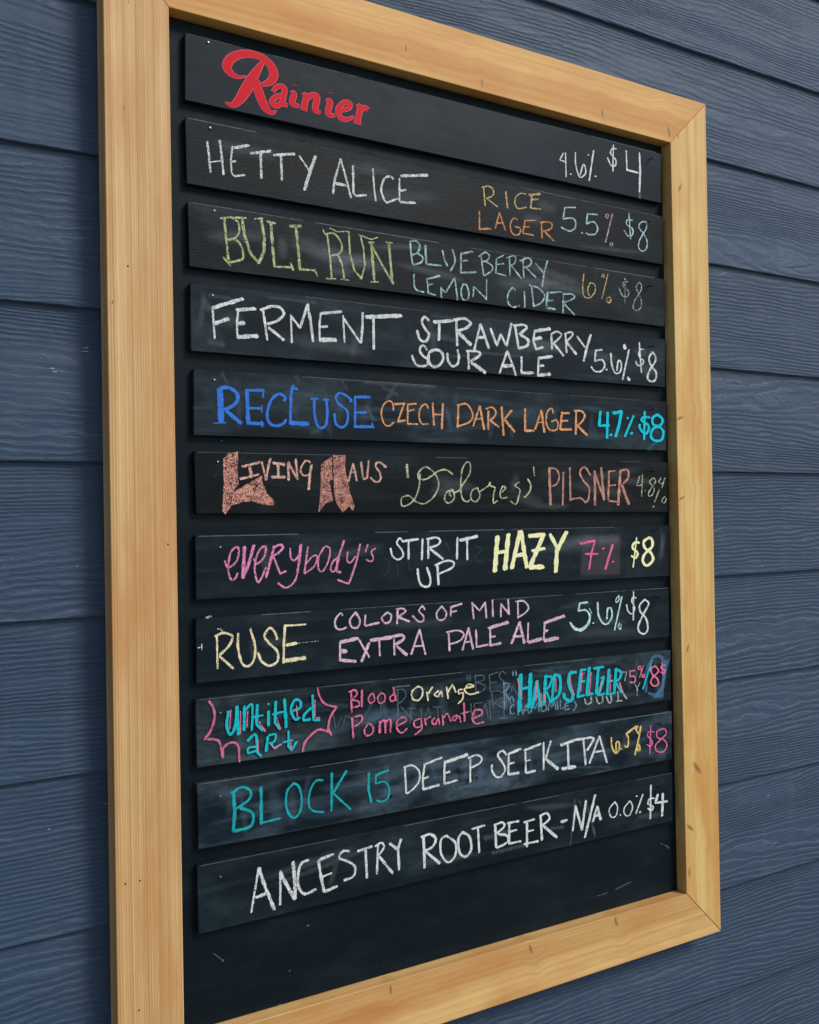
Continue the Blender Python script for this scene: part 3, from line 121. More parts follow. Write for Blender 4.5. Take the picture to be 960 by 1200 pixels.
  ('chalk_price','thin white chalk 0.0% figures','white',0.85,1.342,[('c',20,[9896,-4638,9780,-4733,9815,-4854,9910,-4856,9951,-4734,9896,-4638]),('l',26,[10006,-4855,10006,-4863]),('c',20,[10204,-4675,10085,-4771,10102,-4875,10199,-4892,10260,-4772,10204,-4675]),('l',26,[10350,-4623,10350,-4631]),('l',23,[10481,-4619,10328,-4894]),('l',35,[10415,-4882,10416,-4890])]),
  ('chalk_price','white chalk $4 price','white',0.92,1.370,[('l',24,[10655,-4500,10632,-5027]),('c',24,[10719,-4717,10618,-4715,10585,-4783,10696,-4846,10663,-4900,10583,-4857]),('l',35,[10801,-4672,10746,-4796,11003,-4815]),('l',35,[10911,-4675,10887,-5027])]),
 ],
}

# ------------------------------------------------------------ camera, world, sun, exposure
sc = bpy.context.scene
COL = sc.collection
f_px, cx, cy, cz, yaw, pitch, roll = CAM
cd = bpy.data.cameras.new('camera'); cam = bpy.data.objects.new('camera', cd); COL.objects.link(cam)
cd.sensor_fit = 'VERTICAL'; cd.sensor_height = 36.0; cd.lens = f_px / 1200 * 36.0
cd.clip_start = 0.02; cd.clip_end = 200
fw = Vector((math.sin(yaw)*math.cos(pitch), math.cos(yaw)*math.cos(pitch), math.sin(pitch)))
r1 = Vector((math.cos(yaw), -math.sin(yaw), 0)); u1 = r1.cross(fw)
r2 = math.cos(roll)*r1 + math.sin(roll)*u1; u2 = -math.sin(roll)*r1 + math.cos(roll)*u1
m = Matrix((( r2.x, u2.x, -fw.x, cx), (r2.y, u2.y, -fw.y, cy), (r2.z, u2.z, -fw.z, cz), (0, 0, 0, 1)))
cam.matrix_world = m
sc.camera = cam

SUN_AZ, SUN_EL = 143.0, 40.0            # compass-like azimuth from +Y, elevation
w = bpy.data.worlds.new('World'); sc.world = w; w.use_nodes = True
nt = w.node_tree; bg = nt.nodes['Background']
sky = nt.nodes.new('ShaderNodeTexSky'); sky.sky_type = 'NISHITA'; sky.sun_disc = False
sky.sun_elevation = math.radians(SUN_EL); sky.sun_rotation = math.radians(SUN_AZ)
sky.air_density = 1.0; sky.dust_density = 0.8; sky.ozone_density = 1.0
nt.links.new(sky.outputs[0], bg.inputs[0]); bg.inputs[1].default_value = 0.085
sd = bpy.data.lights.new('sun', 'SUN'); sun = bpy.data.objects.new('sun', sd); COL.objects.link(sun)
sd.energy = 1.5; sd.angle = math.radians(18); sd.color = (1.0, 0.96, 0.90)
a, e = math.radians(SUN_AZ), math.radians(SUN_EL)
sdir = Vector((math.sin(a)*math.cos(e), math.cos(a)*math.cos(e), math.sin(e)))
sun.rotation_euler = sdir.to_track_quat('Z', 'Y').to_euler()
sun.location = sdir * 5
vs = sc.view_settings
vs.view_transform = 'Standard'; vs.look = 'None'; vs.gamma = 1.0; vs.use_curve_mapping = False
vs.exposure = 0.78

# ------------------------------------------------------------ node helpers
class NB:
    def __init__(s, name):
        s.m = bpy.data.materials.new(name); s.m.use_nodes = True; s.t = s.m.node_tree
        s.t.nodes.clear()
        s.out = s.t.nodes.new('ShaderNodeOutputMaterial')
        s.b = s.t.nodes.new('ShaderNodeBsdfPrincipled')
        s.t.links.new(s.b.outputs[0], s.out.inputs[0])
    def n(s, typ, **kw):
        x = s.t.nodes.new(typ)
        for k, v in kw.items(): setattr(x, k, v)
        return x
    def put(s, sock, v):
        if hasattr(v, 'is_linked') or isinstance(v, bpy.types.NodeSocket): s.t.links.new(v, sock)
        elif v is not None: sock.default_value = v
    def math(s, op, a, b=None, c=None, clamp=False):
        x = s.n('ShaderNodeMath', operation=op, use_clamp=clamp)
        for i, v in enumerate((a, b, c)):
            if v is not None: s.put(x.inputs[i], v)
        return x.outputs[0]
    def obj(s):
        return s.n('ShaderNodeTexCoord').outputs['Object']
    def mapping(s, vec, scale=(1, 1, 1), loc=(0, 0, 0)):
        x = s.n('ShaderNodeMapping'); s.put(x.inputs['Vector'], vec)
        s.put(x.inputs['Scale'], scale); s.put(x.inputs['Location'], loc)
        return x.outputs[0]
    def noise(s, vec, scale, detail=2, rough=.5, dist=0):
        x = s.n('ShaderNodeTexNoise'); s.put(x.inputs['Vector'], vec)
        s.put(x.inputs['Scale'], scale); x.inputs['Detail'].default_value = detail
        x.inputs['Roughness'].default_value = rough; x.inputs['Distortion'].default_value = dist
        return x.outputs[0]
    def rng(s, v, a, b, c=0., d=1., smooth=False):
        x = s.n('ShaderNodeMapRange', interpolation_type='SMOOTHSTEP' if smooth else 'LINEAR')
        for i, q in enumerate((v, a, b, c, d)): s.put(x.inputs[i], q)
        return x.outputs[0]
    def mix(s, fac, a, b, mode='MIX'):
        x = s.n('ShaderNodeMix', data_type='RGBA', blend_type=mode)
        s.put(x.inputs['Factor'], fac); s.put(x.inputs[6], a); s.put(x.inputs[7], b)
        return x.outputs[2]
    def sep(s, v):
        x = s.n('ShaderNodeSeparateXYZ'); s.put(x.inputs[0], v); return x.outputs
    def comb(s, a, b, c):
        x = s.n('ShaderNodeCombineXYZ')
        for i, v in enumerate((a, b, c)): s.put(x.inputs[i], v)
        return x.outputs[0]
    def bump(s, h, strength, dist, normal=None):
        x = s.n('ShaderNodeBump'); s.put(x.inputs['Height'], h)
        s.put(x.inputs['Strength'], strength); s.put(x.inputs['Distance'], dist)
        if normal: s.put(x.inputs['Normal'], normal)
        return x.outputs[0]
def rgb(r, g, b): return (r, g, b, 1)

# ------------------------------------------------------------ materials
def mat_siding():
    M = NB('painted_cedar_grain_siding')
    o = M.obj()
    rnd = M.n('ShaderNodeObjectInfo').outputs['Random']
    off = M.comb(M.math('MULTIPLY', rnd, 37.0), 0, M.math('MULTIPLY', rnd, 91.0))
    x = M.n('ShaderNodeVectorMath', operation='ADD'); M.put(x.inputs[0], o); M.put(x.inputs[1], off)
    p = x.outputs[0]
    big = M.noise(M.mapping(p, (.9, 0, 7.5)), 1.0, 1.0, .4)        # long swells: cathedral eyes
    mid = M.noise(M.mapping(p, (7, 0, 30)), 1.0, 2, .5)
    wob = M.noise(M.mapping(p, (38, 0, 60)), 1.0, 2, .5)
    z = M.sep(p)[2]
    ph = M.math('ADD', M.math('MULTIPLY', z, 138.0), M.math('MULTIPLY', big, 18.0))
    ph = M.math('ADD', ph, M.math('MULTIPLY', mid, 2.6))
    ph = M.math('ADD', ph, M.math('MULTIPLY', wob, 0.55))
    fr = M.math('FRACT', ph)
    up = M.rng(fr, 0.0, 0.72, 0, 1, True)
    dn = M.rng(fr, 0.86, 1.0, 1, 0, True)
    ridge = M.math('MINIMUM', up, dn)
    amp = M.noise(M.mapping(p, (3.5, 0, 22)), 1.0, 2, .5)
    amp = M.rng(amp, .32, .52, .34, 1.0, True)
    brk = M.rng(M.noise(M.mapping(p, (60, 0, 180)), 1.0, 2, .6), .3, .5, .55, 1)
    ridge = M.math('MULTIPLY', ridge, M.math('MULTIPLY', amp, brk))
    fine = M.noise(M.mapping(p, (90, 0, 900)), 1.0, 3, .6)
    h = M.math('ADD', ridge, M.math('MULTIPLY', fine, .28))
    h = M.math('ADD', h, M.math('MULTIPLY', M.noise(p, 500, 2), .10))
    nrm = M.bump(h, 1.0, 0.0012)
    tone = M.noise(M.mapping(p, (1.4, 1, 5)), 1.0, 3, .55)
    col = M.mix(M.rng(tone, .3, .7), rgb(.028, .053, .092), rgb(.037, .067, .110))
    drip = M.noise(M.mapping(p, (26, 1, 1.6)), 1.0, 3, .6)
    col = M.mix(M.math('MULTIPLY', M.rng(drip, .5, .75, 0, 1, True), .16), col, rgb(.10, .125, .15))
    dusty = M.noise(M.mapping(p, (9, 1, 14)), 1.0, 4, .65)
    col = M.mix(M.math('MULTIPLY', M.rng(dusty, .52, .74, 0, 1, True), .14), col, rgb(.13, .15, .17))
    # lines catch dust on the ridges, a few chips of pale paint
    col = M.mix(M.math('MULTIPLY', M.rng(ridge, .75, 1.0), .10), col, rgb(.16, .21, .28))
    chip = M.rng(M.noise(M.mapping(p, (60, 0, 170)), 1.0, 1), .80, .83)
    col = M.mix(M.math('MULTIPLY', chip, .7), col, rgb(.45, .47, .45))
    M.put(M.b.inputs['Base Color'], col)
    M.put(M.b.inputs['Roughness'], M.rng(tone, .3, .7, .50, .62))
    M.b.inputs['Specular IOR Level'].default_value = .32
    M.put(M.b.inputs['Normal'], nrm)
    return M.m

def mat_wood(name, vertical, light, dark, knots, seed, fine=320., ringamp=1.0, contrast=1.0, pin=0.):
    """planed softwood; grain runs along the rail"""
    M = NB(name)
    s = M.sep(M.obj())
    u, v = (s[2], s[0]) if vertical else (s[0], s[2])
    d = s[1]
    bend = None; kmask = None
    for (ku, kv, kr, kang) in knots:
        du = M.math('SUBTRACT', u, ku); dv = M.math('SUBTRACT', v, kv)
        ca, sa = math.cos(kang), math.sin(kang)
        a_ = M.math('ADD', M.math('MULTIPLY', du, ca), M.math('MULTIPLY', dv, sa))
        b_ = M.math('SUBTRACT', M.math('MULTIPLY', dv, ca), M.math('MULTIPLY', du, sa))
        q = M.math('ADD', M.math('POWER', M.math('MULTIPLY', a_, .45/kr), 2), M.math('POWER', M.math('MULTIPLY', b_, 1.5/kr), 2))
        g = M.math('POWER', 2.718, M.math('MULTIPLY', q, -.12))
        bd = M.math('MULTIPLY', M.math('MULTIPLY', g, dv), .35)
        bend = bd if bend is None else M.math('ADD', bend, bd)
        wob = M.math('MULTIPLY', M.noise(M.comb(u, v, ku), 700, 2), 1.2)
        k = M.rng(M.math('ADD', M.math('MULTIPLY', q, 3.0), wob), .5, 2.2, 1, 0, True)
        kmask = k if kmask is None else M.math('MAXIMUM', kmask, k)
    w1 = M.noise(M.comb(M.math('MULTIPLY', u, 1.3), M.math('MULTIPLY', v, 7.0), seed), 1.0, 2, .5)
    vv = M.math('ADD', v, M.math('MULTIPLY', w1, .012*ringamp))
    vv = M.math('ADD', vv, M.math('MULTIPLY', d, .35))
    if bend: vv = M.math('SUBTRACT', vv, bend)
    st = M.noise(M.comb(M.math('MULTIPLY', u, .8), M.math('MULTIPLY', vv, fine), seed + 3.), 1.0, 2.0, .55)
    st = M.rng(st, .36, .64, 0, 1, True)
    wv = M.math('SINE', M.math('MULTIPLY', M.math('ADD', vv, M.math('MULTIPLY', st, .0008)), 2*math.pi/.0029))
    st = M.math('ADD', M.math('MULTIPLY', st, .55), M.math('MULTIPLY', M.math('ADD', M.math('MULTIPLY', wv, .5), .5), .45*pin))
    st2 = M.noise(M.comb(M.math('MULTIPLY', u, .5), M.math('MULTIPLY', vv, 60.), seed + 9.), 1.0, 2, .5)
    fib = M.noise(M.comb(M.math('MULTIPLY', u, 45.), M.math('MULTIPLY', vv, 1600.), seed), 1.0, 2, .6)
    blot = M.noise(M.comb(M.math('MULTIPLY', u, 5.), M.math('MULTIPLY', v, 22.), seed + 5.), 1.0, 3, .55)
    f = M.math('ADD', M.math('MULTIPLY', st, .45*contrast), M.math('MULTIPLY', M.rng(st2, .34, .66), .52))
    f = M.math('ADD', f, M.math('MULTIPLY', M.rng(fib, .3, .7, -.12, .12), 1.0), clamp=True)
    col = M.mix(f, light, dark)
    warm = rgb(*(min(1, c*k) for c, k in zip(dark[:3], (1.08, .86, .70))))
    col = M.mix(M.rng(blot, .42, .70, 0, .75), col, warm)
    if kmask: col = M.mix(M.math('MULTIPLY', kmask, .75), col, rgb(.15, .062, .018))
    M.put(M.b.inputs['Base Color'], col)
    M.b.inputs['Roughness'].default_value = .55
    M.b.inputs['Specular IOR Level'].default_value = .35
    h = M.math('ADD', M.math('MULTIPLY', st, .5), M.math('MULTIPLY', fib, .5))
    M.put(M.b.inputs['Normal'], M.bump(h, .5, .00025))
    return M.m

def mat_board(name, base, dust, rough_grain, gloss, seed):
    base = (base[0]*.22, base[1]*.46, base[2]*.50) if rough_grain < .5 else (.0022, .0044, .0058); spec = .12 if rough_grain < .5 else .11
    dust *= (1.15 if rough_grain < .5 else .5)
    """blackboard paint over plywood, with wiped chalk dust"""
    M = NB(name)
    o = M.obj()
    p = M.mapping(o, (1, 1, 1), (seed*3.1, 0, seed*1.7))
    g = M.noise(M.mapping(p, (160, 40, 1100)), 1.0, 3, .6)
    g2 = M.noise(M.mapping(p, (600, 100, 1500)), 1.0, 2, .6)
    cl = M.noise(M.mapping(p, (7, 5, 16)), 1.0, 4, .6)
    cl2 = M.noise(M.mapping(p, (30, 5, 45)), 1.0, 3, .65, .6)
    streak = M.noise(M.mapping(p, (6, 5, 90)), 1.0, 3, .6)
    dn = M.math('MULTIPLY', M.rng(cl, .42, .72, 0, 1, True), M.rng(cl2, .3, .7, .25, 1))
    dn = M.math('ADD', dn, M.math('MULTIPLY', M.rng(streak, .5, .8, 0, 1, True), .5))
    dn = M.math('MULTIPLY', dn, M.math('ADD', .55, M.math('MULTIPLY', M.rng(g, .3, .7), .6)))
    specks = M.rng(M.noise(p, 260, 1), .80, .84)
    fac = M.math('ADD', M.math('MULTIPLY', dn, dust), M.math('MULTIPLY', specks, .25), clamp=True)
    tone = M.rng(cl, .3, .7, .88, 1.12)
    bc = M.n('ShaderNodeVectorMath', operation='SCALE'); bc.inputs[0].default_value = base[:3]; M.put(bc.inputs['Scale'], tone)
    col = M.mix(fac, bc.outputs[0], rgb(.15, .21, .25))
    M.put(M.b.inputs['Base Color'], col)
    M.put(M.b.inputs['Roughness'], M.rng(cl2, .3, .7, gloss - .05, gloss + .08) if rough_grain < .5 else M.rng(cl2, .3, .7, .34, .42))
    M.b.inputs['Specular IOR Level'].default_value = spec
    h = M.math('ADD', M.math('MULTIPLY', g, 1.0), M.math('MULTIPLY', g2, .7))
    M.put(M.b.inputs['Normal'], M.bump(h, .35 + .6*rough_grain, .0001 + .00035*rough_grain))
    return M.m

CHALK = dict(
    white=(.72, .74, .71), dust=(.50, .58, .60), tan=(.74, .52, .24), orange=(.80, .36, .15), cyanw=(.48, .70, .71),
    cyanw2=(.54, .76, .74), pinkw=(.66, .48, .52), greyw=(.50, .53, .50), lime=(.62, .67, .34), limew=(.64, .66, .40),
    blue=(.045, .180, .62), cyan=(.01, .50, .62), cyan2=(.01, .45, .50), salmon=(.74, .34, .26), peach=(.76, .44, .34),
    pink=(.78, .26, .46), pink2=(.78, .16, .34), pinkb=(.78, .18, .30), yellow=(.84, .82, .44), cream=(.82, .72, .42),
    lilac=(.76, .50, .61), ghost=(.20, .28, .34), paleblue=(.24, .39, .52), smearblue=(.12, .28, .50), teal=(.01, .38, .40),
    gold=(.80, .56, .18), redline=(.78, .10, .19))
_ck = {}
def mat_chalk(col, a):
    if a > .5 and col not in ('cyan', 'yellow', 'red', 'cyan2'): a = max(.48, a - .13)
    key = (col, round(a, 2))
    if key in _ck: return _ck[key]
    if col in ('red', 'redline'):
        M = NB('red_sign_paint')
        M.put(M.b.inputs['Base Color'], rgb(.56, .002, .013) if col == 'red' else rgb(.80, .10, .18)); M.b.inputs['Roughness'].default_value = .5; M.b.inputs['Specular IOR Level'].default_value = .12
        M.put(M.b.inputs['Normal'], M.bump(M.noise(M.obj(), 300, 2), .2, .0003))
        _ck[key] = M.m; return M.m
    M = NB('chalk_' + col)
    o = M.obj()
    cov = M.n('ShaderNodeAttribute', attribute_name='cov').outputs['Fac']
    g = M.noise(M.mapping(o, (1, 1, 1.0)), 900, 3, .7)
    if a < .35 or col in ('smearblue', 'ghost'):
        sm = M.noise(M.mapping(o, (40, 10, 520)), 1.0, 3, .65)
        al = M.math('MULTIPLY', M.math('MULTIPLY', M.rng(cov, 0, .9, 0, 1, True), a*.8), M.rng(M.math('ADD', M.math('MULTIPLY', g, .5), M.math('MULTIPLY', sm, .5)), .3, .65, .25, 1.1))
    else:
        t = .5 + .105*math.log((1 - min(a, .985))/min(a, .985))/1.7
        press = M.noise(o, 120, 2)
        thr = M.rng(cov, 0.0, .42, .74, t)
        thr = M.math('ADD', thr, M.rng(press, .3, .7, .045, -.045))
        x = M.math('SUBTRACT', g, thr)
        al = M.rng(x, -.018, .022, 0, 1 if col not in ('ghost', 'paleblue') else .65, True)
    c = CHALK[col]
    v = M.noise(o, 300, 2)
    cc = M.mix(M.rng(v, .3, .7), rgb(*(q*.86 for q in c)), rgb(*(min(.9, q*1.08) for q in c)))
    M.put(M.b.inputs['Base Color'], cc)
    M.b.inputs['Roughness'].default_value = .95; M.b.inputs['Specular IOR Level'].default_value = .15
    M.put(M.b.inputs['Alpha'], al)
    M.put(M.b.inputs['Normal'], M.bump(g, .6, .0004))
    _ck[key] = M.m
    return M.m

def mat_plain(name, c, rough, metal=0):
    M = NB(name); o = M.obj()
    M.put(M.b.inputs['Base Color'], M.mix(M.noise(o, 400, 2), rgb(*(q*.7 for q in c)), rgb(*c)))
    M.b.inputs['Roughness'].default_value = rough; M.b.inputs['Metallic'].default_value = metal
    return M.m

# ------------------------------------------------------------ object helpers
def thing(name, label, cat, loc=(0, 0, 0), group=None):
    o = bpy.data.objects.new(name, None); COL.objects.link(o); o.location = loc
    o.empty_display_size = .03
    o['label'] = label; o['category'] = cat
    if group: o['group'] = group
    return o
def link(name, me, mat, parent=None, label=None):
    o = bpy.data.objects.new(name, me); COL.objects.link(o)
    if mat and not me.materials: me.materials.append(mat)
    if parent: o.parent = parent
    if label: o['label'] = label
    return o
def mesh(name, verts, faces, smooth=False):
    me = bpy.data.meshes.new(name); me.from_pydata([tuple(v) for v in verts], [], faces)
    me.update()
    bm = bmesh.new(); bm.from_mesh(me); bmesh.ops.recalc_face_normals(bm, faces=bm.faces); bm.to_mesh(me); bm.free()
    if smooth:
        for p in me.polygons: p.use_smooth = True
    return me
def prism(name, quad, y0, y1, bev=.001, seg=2, org=(0, 0, 0)):
    """quad of (x,z) corners in order, extruded from y0 (front) to y1, edges eased"""
    v = [Vector((x, y0, z)) - Vector(org) for x, z in quad] + [Vector((x, y1, z)) - Vector(org) for x, z in quad]
    n = len(quad)
    f = [list(range(n)), list(range(2*n - 1, n - 1, -1))] + [[i, i + n, (i + 1) % n + n, (i + 1) % n] for i in range(n)]
    me = mesh(name, v, f)
    if bev:
        bm = bmesh.new(); bm.from_mesh(me)
        bmesh.ops.bevel(bm, geom=list(bm.edges), offset=bev, segments=seg, profile=.5, affect='EDGES')
        bm.to_mesh(me); bm.free()
    return me

# ------------------------------------------------------------ siding wall
SP = .1778
wall = thing('siding_wall', 'blue grey painted lap siding wall with raised wood grain behind the menu board', 'wall', (0, 0, 0))
M_SID = mat_siding()
X0, X1 = -1.2, 5.0
for k in range(-7, 12):
    zb = S_Z0 - k*SP
    zt = zb + SP + .030
    t = .0075
    dy = .0085
    # cross-section (y,z): front bottom, front top, back top, back bottom; slightly eased lower edge
    cs = [(-LIP, zb + .0012), (-LIP + dy, zt), (-LIP + dy + t, zt), (-LIP + t, zb), (-LIP + .0012, zb)]
    xs = [X0, X1]
    vs_ = [(x, y, z - zb) for x in xs for y, z in cs]
    n = len(cs)
    fs = [list(range(n)), list(range(2*n - 1, n - 1, -1))] + [[i, (i + 1) % n, (i + 1) % n + n, i + n] for i in range(n)]
    o = link('siding_plank', mesh('siding_plank', vs_, fs), M_SID, wall)
    o.location = (0, 0, zb)
M_SH = mat_plain('sheathing', (.03, .03, .035), .9)
link('sheathing', mesh('sheathing', [(X0, .012, -1.6), (X1, .012, -1.6), (X1, .012, 1.75), (X0, .012, 1.75), (X0, .03, -1.6), (X1, .03, -1.6), (X1, .03, 1.75), (X0, .03, 1.75)],
     [[0, 1, 2, 3], [7, 6, 5, 4], [0, 4, 5, 1], [1, 5, 6, 2], [2, 6, 7, 3], [3, 7, 4, 0]]), M_SH, wall)

# unseen concrete sheet added below the frame to bounce light onto the wall
M_G = NB('pale_concrete'); _o = M_G.obj()
M_G.put(M_G.b.inputs['Base Color'], M_G.mix(M_G.noise(_o, 3, 5), rgb(.20, .19, .175), rgb(.29, .28, .26))); M_G.b.inputs['Roughness'].default_value = .85
gr = link('ground', mesh('ground', [(-60, -60, -1.6), (60, -60, -1.6), (60, .02, -1.6), (-60, .02, -1.6)], [[0, 1, 2, 3]]), M_G.m); gr['kind'] = 'structure'

# ------------------------------------------------------------ menu board: back panel and mitred frame
F = FRAME
board = thing('menu_board', 'tall dark menu board in a mitred light softwood frame fixed to the siding', 'menu board', (F['BL'][0], Y_FRONT, F['BL'][1]))
BO = Vector(board.location)
g = .0004
def off(a, b, d):      # shift point a along direction a->b by d
    v = Vector(b) - Vector(a); v.normalize(); return tuple(Vector(a) + v*d)
def K(vert, lst): return [((q[1] if vert else q[0]), (q[0] if vert else q[1]), q[2], q[3]) for q in lst]
def place(me_, parent, name, mat, label=None):
    o = link(name, me_, mat, parent, label); o.matrix_parent_inverse = Matrix.Translation(-Vector(parent.location)); return o
YB = -.0083
WL = mat_wood('softwood_left', True, rgb(.72, .47, .22), rgb(.43, .225, .075), K(True, [q for q in KNOTS if q[4] == 'L']), 1., 300., .5, 1.45, 1.)
WR = mat_wood('softwood_right', True, rgb(.73, .51, .19), rgb(.47, .245, .055), K(True, [q for q in KNOTS if q[4] == 'R']), 17., 130., 1.0, 1.0)
WT = mat_wood('softwood_top', False, rgb(.68, .395, .115), rgb(.45, .195, .032), K(False, [q for q in KNOTS if q[4] == 'T']), 33., 200., 1.3, 1.05)
WB = mat_wood('softwood_bottom', False, rgb(.70, .445, .165), rgb(.42, .205, .062), K(False, [q for q in KNOTS if q[4] == 'B']), 51., 230., 1.8, 1.1)
def rail(quad, mat, label):
    me_ = prism('frame_rail', quad, Y_FRONT, YB, .0009, 2)
    return place(me_, board, 'frame_rail', mat, label)
lg = .0005
rl = rail([off(F['TL'], F['BL'], lg*1.2), off(F['BL'], F['TL'], lg*1.2), off(F['bl'], F['tl'], lg*.5), off(F['tl'], F['bl'], lg*.5)], WL, 'left vertical rail of pale straight-grained wood')
rr = rail([off(F['TR'], F['BR'], lg), off(F['BR'], F['TR'], lg*2.5), off(F['br'], F['tr'], lg*1.5), off(F['tr'], F['br'], lg*.5)], WR, 'right vertical rail, yellower, with small knots')
rt = rail([F['TL'], F['TR'], F['tr'], F['tl']], WT, 'top rail of warm orange wood')
rb = rail([F['BL'], F['BR'], F['br'], F['bl']], WB, 'bottom rail of wavy-grained wood')
M_PANEL = mat_board('board_panel_paint', (.0090, .0150, .0215), .03, .10, .50, 2.)
place(prism('back_panel', [(F['tl'][0] + .0006, F['tl'][1] - .0006), (F['tr'][0] - .0006, F['tr'][1] - .0006), (F['br'][0] - .0006, F['br'][1] + .0006), (F['bl'][0] + .0006, F['bl'][1] + .0006)],
      Y_PANEL, Y_PANEL + .0125, .0003, 1), board, 'back_panel', M_PANEL, 'dark slate painted backing panel')
pk = None
def panel_marks():
    ck = Chalk(); dp = Y_PANEL - .0002
    for kind, ww_, pts in SCRATCH:
        ck.stroke(kind, ww_, pts, 1.3, dp); dp -= .00001
    o = ck.build('chalk_scuff', mat_chalk('dust', .30), board, 'faint chalk scuffs and specks on the backing panel'); o['kind'] = 'stuff'
# nail holes in the rails: shallow dark plugs sunk flush
M_HOLE = mat_plain('nail_hole_dark', (.02, .013, .01), .9)
def disc(name, r, h, seg=14, dome=0.):
    v = [(r*math.cos(2*math.pi*i/seg), 0, r*math.sin(2*math.pi*i/seg)) for i in range(seg)]
    v += [(x*.8, -h, z*.8) for x, _, z in v] + [(0, -h - dome, 0)]
    f = [[i, (i + 1) % seg, (i + 1) % seg + seg, i + seg] for i in range(seg)] + [[i + seg, (i + 1) % seg + seg, 2*seg] for i in range(seg)]
    return mesh(name, v, f, True)
for (x, z, cw_) in CHIPS:
    me = mesh('paint_chip', [(0, 0, 0), (cw_, 0, .0002), (cw_*.9, 0, .0009), (cw_*.3, 0, .0005), (cw_*.4, -.0004, .0004)], [[0, 1, 4], [1, 2, 4], [2, 3, 4], [3, 0, 4]])
    o = link('paint_chip', me, mat_plain('chipped_primer', (.70, .68, .60), .8), wall); o.location = (x, -.0078, z)
hole = disc('nail_hole', .0011, .00012)
for (x, z) in HOLES:
    o = link('nail_hole', hole, M_HOLE, board); o.location = Vector((x, Y_FRONT - .00005, z)) - BO

# ------------------------------------------------------------ slats
YS = Y_PANEL - SLAT_T
SLAT_INFO = {
 1: ('topmost board with a red painted script logo and 4.6% $4 in chalk', (.0115, .0200, .0290), .05, .05, .42),
 2: ('second slat from the top, rough grained, chalked RICE LAGER 5.5% $8', (.0060, .0080, .0110), .14, .75, .36),
 3: ('rough grained slat chalked BLUEBERRY LEMON CIDER 6% $8', (.0060, .0080, .0105), .24, .80, .36),
 4: ('dark slat with bold white chalk reading STRAWBERRY SOUR ALE 5.6% $8', (.0125, .0190, .0265), .16, .08, .46),
 5: ('slat with a bright blue chalk name and orange CZECH DARK LAGER 4.7% $8', (.0120, .0200, .0275), .20, .08, .46),
 6: ('rough grained slat with two large salmon chalk capitals and PILSNER 4.8%', (.0085, .0145, .0175), .20, .75, .44),
 7: ('slat with pink slanted name, STIR IT UP and bold yellow HAZY 7% $8', (.0105, .0185, .0270), .12, .06, .48),
 8: ('slat chalked in yellow and lavender, COLORS OF MIND EXTRA PALE ALE 5.6% $8', (.0105, .0190, .0270), .10, .06, .48),
 9: ('crowded slat with pink burst outline, Blood Orange Pomegranate HARD SELTZER 5%', (.0110, .0190, .0260), .30, .10, .50),
 10: ('second slat from the bottom, teal name with 15, then DEEP SEEK IPA 6.5% $8', (.0110, .0200, .0300), .42, .12, .50),
 11: ('lowest slat, all white chalk, ending ROOT BEER -N/A 0.0% $4', (.0125, .0190, .0250), .10, .05, .50)}

SMEARS = {2: (6, .10, .008, .020, .2, 'dust'), 3: (12, .13, .008, .022, .2, 'dust'), 4: (12, .10, .008, .020, .3, 'dust'), 5: (26, .10, .006, .016, .6, 'paleblue'),
          6: (8, .09, .008, .020, .2, 'dust'), 7: (8, .09, .008, .018, .3, 'dust'), 8: (6, .08, .008, .018, .2, 'dust'), 9: (34, .13, .006, .018, .4, 'paleblue'),
          10: (50, .13, .006, .022, .4, 'paleblue'), 11: (6, .10, .006, .014, .2, 'dust')}
def catmull(P, n=5):
    if len(P) < 3: return P
    closed = (P[0] - P[-1]).length < 1e-6 if False else False
    out = []
    for i in range(len(P) - 1):
        p0 = P[i - 1] if i > 0 else P[i]*2 - P[i + 1]
        p1, p2 = P[i], P[i + 1]
        p3 = P[i + 2] if i + 2 < len(P) else P[i + 1]*2 - P[i]
        for k in range(n):
            t = k/n
            out.append(.5*((2*p1) + (-p0 + p2)*t + (2*p0 - 5*p1 + 4*p2 - p3)*t*t + (-p0 + 3*p1 - 3*p2 + p3)*t**3))
    out.append(P[-1]); return out
def resample(P, step):
    out = [P[0]]
    for a_, b_ in zip(P, P[1:]):
        L = (Vector((b_[0] - a_[0], b_[1] - a_[1]))).length
        n = max(1, int(L/step))
        for k in range(1, n + 1): out.append(a_.lerp(b_, k/n))
    return out
